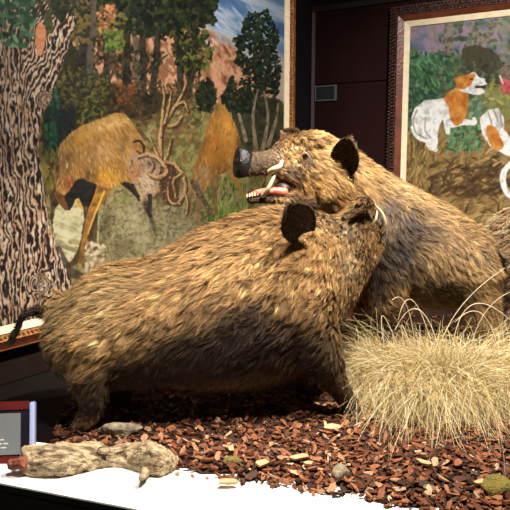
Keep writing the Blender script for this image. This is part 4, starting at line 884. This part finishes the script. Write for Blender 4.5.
# ground of fine dark mulch plus the countless remaining chips, one object
bm = bmesh.new(); cols = []; stp = .05; xs = np.arange(-2.4, 3.2, stp); ys = np.arange(1.8, 6.3, stp); gv = {}
for i, x in enumerate(xs):
    for j, y in enumerate(ys):
        if inbed(x, y): gv[i, j] = bm.verts.new((x, y, bed_h(x, y))); cols.append((.035, .015, .009))
for (i, j), v in gv.items():
    if (i+1, j) in gv and (i, j+1) in gv and (i+1, j+1) in gv: bm.faces.new((v, gv[i+1, j], gv[i+1, j+1], gv[i, j+1]))
CC = [(.03, .013, .009), (.10, .035, .016), (.18, .06, .026), (.23, .085, .036), (.34, .17, .09), (.08, .04, .024), (.48, .32, .19)]
rc = random.Random(5); vis = []
def chip_place(px, py):
    g = G(px, py, DECK+.012); return g
cnt = 0
while cnt < 7500:
    px = rc.uniform(-30, 560); py = rc.uniform(352, 530) if rc.random() < .8 else rc.uniform(300, 420)
    g = chip_place(px, py)
    if not inbed(g.x, g.y) and ((not inbed(g.x, g.y+.03) or rc.random() < .6) and (px > 60 or rc.random() < .985 or py > 440 or py < 375)): continue
    if g.y > 6 or (g-Vector((C0.x, C0.y, g.z))).xy.dot(DR) < .1: continue
    L = rc.uniform(.020, .050); z = bed_h(g.x, g.y) if inbed(g.x, g.y) else DECK+.003
    mtx = Matrix.Translation((g.x, g.y, z+rc.uniform(.0, .012))) @ Matrix.Rotation(rc.uniform(0, 6.28), 4, 'Z') @ Matrix.Rotation(rc.gauss(0, .5), 4, 'X') @ Matrix.Rotation(rc.gauss(0, .4), 4, 'Y')
    k = rc.uniform(.7, 1.3); c_ = rc.choices(CC, (3, 4, 4, 3, 2, 3, .7))[0]
    chip_bm(bm, mtx, L, L*rc.uniform(.3, .65), rc.uniform(.003, .007), rc, cols, tuple(v*k for v in c_)); cnt += 1
me = bpy.data.meshes.new('bark_mulch'); bm.to_mesh(me); bm.free()
at = me.color_attributes.new('Col', 'FLOAT_COLOR', 'POINT'); at.data.foreach_set('color', np.c_[np.array(cols), np.ones(len(cols))].astype(np.float32).ravel())
tag(link('bark_mulch', me, M['chipv']), 'bed of fine reddish-brown bark mulch spread over the white platform', 'mulch', kind='stuff')
# the three hundred larger chips on top
protos = []
for i in range(16):
    bm = bmesh.new(); L = .044+.036*rc.random(); chip_bm(bm, Matrix.Identity(4), L, L*rc.uniform(.28, .55), rc.uniform(.005, .011), rc)
    me = bpy.data.meshes.new('bark_chip'); bmesh.ops.recalc_face_normals(bm, faces=bm.faces[:]); bm.to_mesh(me); bm.free(); me.materials.append(M['chip']); protos.append(me)
k = 0; placed = []
while k < 290:
    px = rc.uniform(128, 512); py = 398+(rc.random()**.75)*112
    g = chip_place(px, py)
    if not inbed(g.x, g.y): continue
    if px > 370 and py < 432: continue
    if any((px-a)**2+((py-b)*1.6)**2 < 105 for a, b in placed): 
        if rc.random() < .96: continue
    placed.append((px, py))
    o = bpy.data.objects.new('bark_chip', protos[k % 16]); COL.objects.link(o)
    o.location = (g.x, g.y, bed_h(g.x, g.y)+.013); o.rotation_euler = (rc.gauss(0, .42), rc.gauss(0, .34), rc.uniform(0, 6.28))
    tag(o, 'reddish-brown bark chip lying on the mulch below the boars', 'bark chip', 'loose bark chips on top of the mulch'); k += 1

# ------------------------------------------------------------------ pale stones and wood pieces
def lump(name, px, py, rx, ry, rz, m, label, cat, seed, rz_=0, sink=.25):
    g = G(px, py, DECK+.015); bm = bmesh.new(); bmesh.ops.create_icosphere(bm, subdivisions=3, radius=1)
    rr = random.Random(seed); offs = [(Vector((rr.gauss(0, 1), rr.gauss(0, 1), rr.gauss(0, 1))).normalized(), rr.uniform(-.38, .30)) for _ in range(22)]
    for v in bm.verts:
        d = v.co.normalized(); s = 1+sum(a*max(0, d.dot(q))**7 for q, a in offs); v.co = Vector((d.x*rx*s, d.y*ry*s, d.z*rz*s))
    o = from_bm(name, bm, m, None, False); zb = bed_h(g.x, g.y) if inbed(g.x, g.y) else DECK
    o.location = (g.x, g.y, zb+rz*(1-sink)); o.rotation_euler = (0, 0, rz_); return tag(o, label, cat)
lump('stone', 341, 480, .034, .026, .026, M['stone'], 'rough pale stone near the mulch edge below the front hoof', 'stone', 1, .4)
lump('stone', 120, 436, .085, .04, .028, M['stone'], 'flat pale stone behind the log by the hind hoof', 'stone', 2, .1)
lump('moss_clump', 232, 465, .036, .028, .018, M['moss'], 'yellowish clump of dry moss on the mulch right of the log', 'moss', 3)
lump('moss_clump', 497, 494, .06, .045, .03, M['moss'], 'yellow-green clump of moss in the bottom right corner', 'moss', 4)
def woodchip(px, py, L, Wd, T, a, label, m='palewood', tilt=.1):
    g = G(px, py, DECK+.03); bm = bmesh.new(); chip_bm(bm, Matrix.Identity(4), L, Wd, T, random.Random(int(px)))
    bmesh.ops.bevel(bm, geom=bm.edges[:], offset=.001, segments=1, affect='EDGES')
    o = from_bm('wood_chip', bm, M[m]); zb = bed_h(g.x, g.y) if inbed(g.x, g.y) else DECK
    o.location = (g.x, g.y, zb+.022); o.rotation_euler = (tilt, .05, a); return tag(o, label, 'wood chip')
woodchip(262, 466, .075, .05, .010, .2, 'square pale wood chip right of the yellowish moss clump')
woodchip(299, 461, .105, .03, .010, .45, 'long pale wood sliver between the square chip and the rough stone')
woodchip(228, 480, .085, .03, .010, .1, 'flat tan wood chip at the white edge below the yellowish moss')
woodchip(333, 430, .095, .05, .014, -.1, 'broad orange-brown wood chip just below the front hoof', 'palewood')
woodchip(308, 467, .05, .03, .012, .6, 'small pale wood chip beside the long sliver')
woodchip(480, 487, .08, .03, .012, .5, 'tan wood chip left of the mossy clump in the corner')
woodchip(425, 466, .07, .028, .010, -.5, 'narrow pale wood chip on the mulch below the dry grass')

# ------------------------------------------------------------------ log
lg = thing('log', 'knotty pale grey-brown branch lying on the white platform edge beside the plaque', 'log', G(95, 474))
def nz3(v, s, sd=0): return float(fbm(np.array(v.x*s+v.z*s*.5), np.array(v.y*s+v.z*s), sd, 3))-.5
YLg = G(60, 476).y+.06
prof = [(21, 449, 473), (24, 448, 475), (34, 447, 476), (50, 445, 477), (70, 444, 475), (88, 443, 471), (100, 444, 469), (110, 447, 468), (122, 445, 468), (136, 443, 471), (150, 444, 476), (162, 448, 476), (172, 453, 473), (178, 458, 468)]
secs = []
for i, (x, a, b) in enumerate(prof):
    Yc = G(x, b).y+.05; t_, b_ = P(x, a, Yc), P(x, b-1, Yc-.02); h = (t_-b_).length/2
    secs.append(((t_+b_)/2, (t_-b_)/2, Vector((-.25, 1, 0)).normalized()*h*1.15))
bm = bmesh.new(); loft(bm, resample(secs, 9), 72)
for v in bm.verts:
    k = nz3(v.co, 20, 2)*.022+nz3(Vector((v.co.x*.35, v.co.y, v.co.z)), 90, 5)*.016+nz3(v.co, 130, 8)*.008; d = Vector((0, v.co.y-YLg, v.co.z-.5)); v.co += d.normalized()*k
    v.co.z = max(v.co.z, DECK+.001)
from_bm('trunk', bm, M['bark'], lg, True)
bm = bmesh.new(); tube(bm, [P(23, 463, YLg-.06), P(13, 464, YLg-.06)], [.028, .022], 14)
for v in bm.verts: v.co += Vector((nz3(v.co, 50, 3), nz3(v.co, 50, 4), nz3(v.co, 50, 5)))*.018; v.co.z = max(v.co.z, DECK+.001)
from_bm('broken_end', bm, M['logend'], lg, False)
bm = bmesh.new(); tube(bm, [P(146, 470, YLg-.04), P(144, 476, YLg-.12), P(141, 478, YLg-.16)], [.020, .014, .008], 10)
for v in bm.verts: v.co.z = max(v.co.z, DECK+.001)
from_bm('stub', bm, M['bark'], lg, True)
for x, y, r in ((104, 450, .018), (166, 456, .020), (150, 449, .014)):
    bm = bmesh.new(); ellipsoid(bm, P(x, y, YLg+.0), (r*1.4, r, r*.8)); from_bm('knot', bm, M['bark'], lg, True)

# ------------------------------------------------------------------ plaque
YQ = G(0, 468).y+.05
pq = thing('plaque', 'dark red wooden plaque with a grey inscribed sheet leaning left of the log', 'plaque', (P(10, 460, YQ).x, YQ, DECK))
def plq(bm, x0, x1, z0, z1, y0, y1):
    # leans back by .25, turned slightly
    fr = Matrix.Translation((P(36, 450, YQ).x, YQ, DECK+.004)) @ Matrix.Rotation(.10, 4, 'Z') @ Matrix.Rotation(-.22, 4, 'X')
    box(bm, (x0, y0, z0), (x1, y1, z1), fr)
bm = bmesh.new(); plq(bm, -.34, -.028, 0, .225, .0, .03); bmesh.ops.bevel(bm, geom=bm.edges[:], offset=.004, segments=2, affect='EDGES'); from_bm('board', bm, M['plaqdark'], pq)
bm = bmesh.new(); plq(bm, -.34, -.028, .196, .227, -.003, .033); bmesh.ops.bevel(bm, geom=bm.edges[:], offset=.003, segments=2, affect='EDGES'); from_bm('top_rail', bm, M['plaqwood'], pq)
bm = bmesh.new(); plq(bm, -.34, -.028, .0, .024, -.003, .033); from_bm('bottom_rail', bm, M['plaqwood'], pq)
bm = bmesh.new(); plq(bm, -.31, -.060, .03, .185, -.006, -.0005); from_bm('inscribed_sheet', bm, M['plaqgrey'], pq)
bm = bmesh.new(); plq(bm, -.027, -.008, 0, .225, -.004, .034); bmesh.ops.bevel(bm, geom=bm.edges[:], offset=.004, segments=2, affect='EDGES'); from_bm('bevelled_edge', bm, M['acrylic'], pq)
bm = bmesh.new(); rr = random.Random(2)
for z, xe, nwd in ((.150, -.165, 3), (.085, -.120, 4), (.070, -.105, 5), (.055, -.112, 5), (.040, -.15, 3)):
    x = xe
    for _ in range(nwd): 
        wd = rr.uniform(.012, .03); plq(bm, x-wd, x, z, z+.0045, -.0075, -.006); x -= wd+.006
from_bm('lettering', bm, M['white'], pq)

# ------------------------------------------------------------------ dry grass
def grass(name, base, n, L, rx, ry, seed, label, lean=(-.15, -.25), wid=.0011, colr=None):
    r = np.random.default_rng(seed); bx = np.clip(r.normal(size=n)*rx*.5, -rx*.78, rx*1.4); by = r.normal(size=n)*ry*.45
    B_ = np.stack([base[0]+bx, base[1]+by, np.full(n, base[2])], 1)
    az = np.arctan2(by/ry*1.0, bx/rx)+r.normal(size=n)*.7; out = r.uniform(.25, 1.0, n)
    D = np.stack([np.cos(az)*out+lean[0], np.sin(az)*out+lean[1], np.zeros(n)], 1)
    Ln = L*r.uniform(.5, 1.15, n); edge_ = np.clip((bx+rx*.92)/(rx*.5), .25, 1); Ln = Ln*edge_; K = 7; pts = [B_]; up = r.uniform(.8, 1.35, n); droop = r.uniform(.6, 1.9, n)
    cl = np.stack([fbm(B_[:, 0]*18, B_[:, 1]*18, seed, 2), fbm(B_[:, 0]*18+50, B_[:, 1]*18, seed, 2), np.zeros(n)], 1)-.5; cl[:, 2] = 0
    for k in range(1, K+1):
        t = k/K; hgt = up*t-droop*t*t*.95; p = B_+(D*(t**1.3)*.75+cl*t*1.2)*Ln[:, None]; p[:, 2] += hgt*Ln*.75; p += r.normal(size=(n, 3))*.004*t
        p[:, 2] = np.maximum(p[:, 2], DECK+.02); pts.append(p)
    Pt = np.stack(pts, 1); kp = Pt[:, :, 0].min(1) > (333-255)/706*3.15+r.normal(size=n)*.012; Pt = Pt[kp]; n = len(Pt); tng = nrm(Pt[:, -1]-Pt[:, 0]); sd = nrm(np.cross(tng, r.normal(size=(n, 3))))
    wv = wid*r.uniform(.6, 1.5, n)[:, None, None]; taper = np.linspace(1, .25, K+1)[None, :, None]
    V = np.stack([Pt-sd[:, None]*wv*taper, Pt+sd[:, None]*wv*taper], 2).reshape(-1, 3)
    b = (np.arange(n)*(K+1)*2)[:, None]+(np.arange(K)*2)[None]; b = b.ravel(); F = np.stack([b, b+1, b+3, b+2], 1)
    me = bpy.data.meshes.new(name); me.vertices.add(len(V)); me.vertices.foreach_set('co', V.ravel()); nf = len(F)
    me.loops.add(nf*4); me.loops.foreach_set('vertex_index', F.ravel().astype(np.int32)); me.polygons.add(nf); me.polygons.foreach_set('loop_start', np.arange(nf, dtype=np.int32)*4); me.update(calc_edges=True)
    pal = np.array(colr or [(.72, .55, .26), (.80, .65, .36), (.58, .40, .16), (.86, .77, .52), (.44, .28, .10), (.68, .56, .27)])
    c0 = pal[r.integers(len(pal), size=n)]*r.uniform(.75, 1.1, (n, 1)); tt = np.linspace(.6, 1.08, K+1)[None, :, None]; Cl = np.clip(np.repeat(c0[:, None]*tt, 2, 1).reshape(n, K+1, 2, 3) if False else np.repeat((c0[:, None]*tt)[:, :, None], 2, 2), 0, 1).reshape(-1, 3)
    at = me.color_attributes.new('Col', 'FLOAT_COLOR', 'POINT'); at.data.foreach_set('color', np.c_[Cl, np.ones(len(Cl))].astype(np.float32).ravel())
    return tag(link(name, me, M['straw']), label, 'grass', kind='stuff')
g1 = G(452, 398); grass('dry_grass', (g1.x, g1.y+.10, DECK+.015), 26000, .60, .86, .34, 1, 'wide mass of straw-coloured dry grass in front of the bigger boar', lean=(-.02, -.22))
# a few long stray arching stems, countable
strs = [((432, 345), (410, 268), (398, 320), 1), ((440, 345), (455, 300), (505, 268), 2), ((470, 350), (480, 305), (510, 292), 3), ((415, 345), (408, 285), (392, 300), 4), ((405, 350), (395, 300), (412, 350), 5), ((452, 350), (462, 275), (510, 320), 6),
        ((400, 352), (374, 283), (384, 345), 7), ((395, 330), (420, 278), (440, 352), 8), ((498, 350), (485, 290), (455, 322), 9), ((380, 470), (372, 430), (405, 405), 10), ((500, 468), (478, 430), (478, 395), 11)]
for a, b, c_, i in strs:
    Y0 = 3.30 if a[1] < 400 else G(*a).y; bm = bmesh.new()
    A3, B3, C3 = P(a[0], a[1], Y0), P(b[0], b[1], Y0-.02), P(c_[0], c_[1], Y0-.06)
    if a[1] >= 400: A3 = G(*a)+Vector((0, 0, .012))
    pts = [A3*(1-t)**2+(B3)*2*t*(1-t)+C3*t*t for t in np.linspace(0, 1, 9)]
    tube(bm, pts, [.0018]*5+[.0014]*3+[.0008], 5, 2)
    o = from_bm('grass_stem', bm, M['cream']); tag(o, 'long pale dry grass stem arching out of the straw tufts', 'grass stem', 'long arching grass stems')
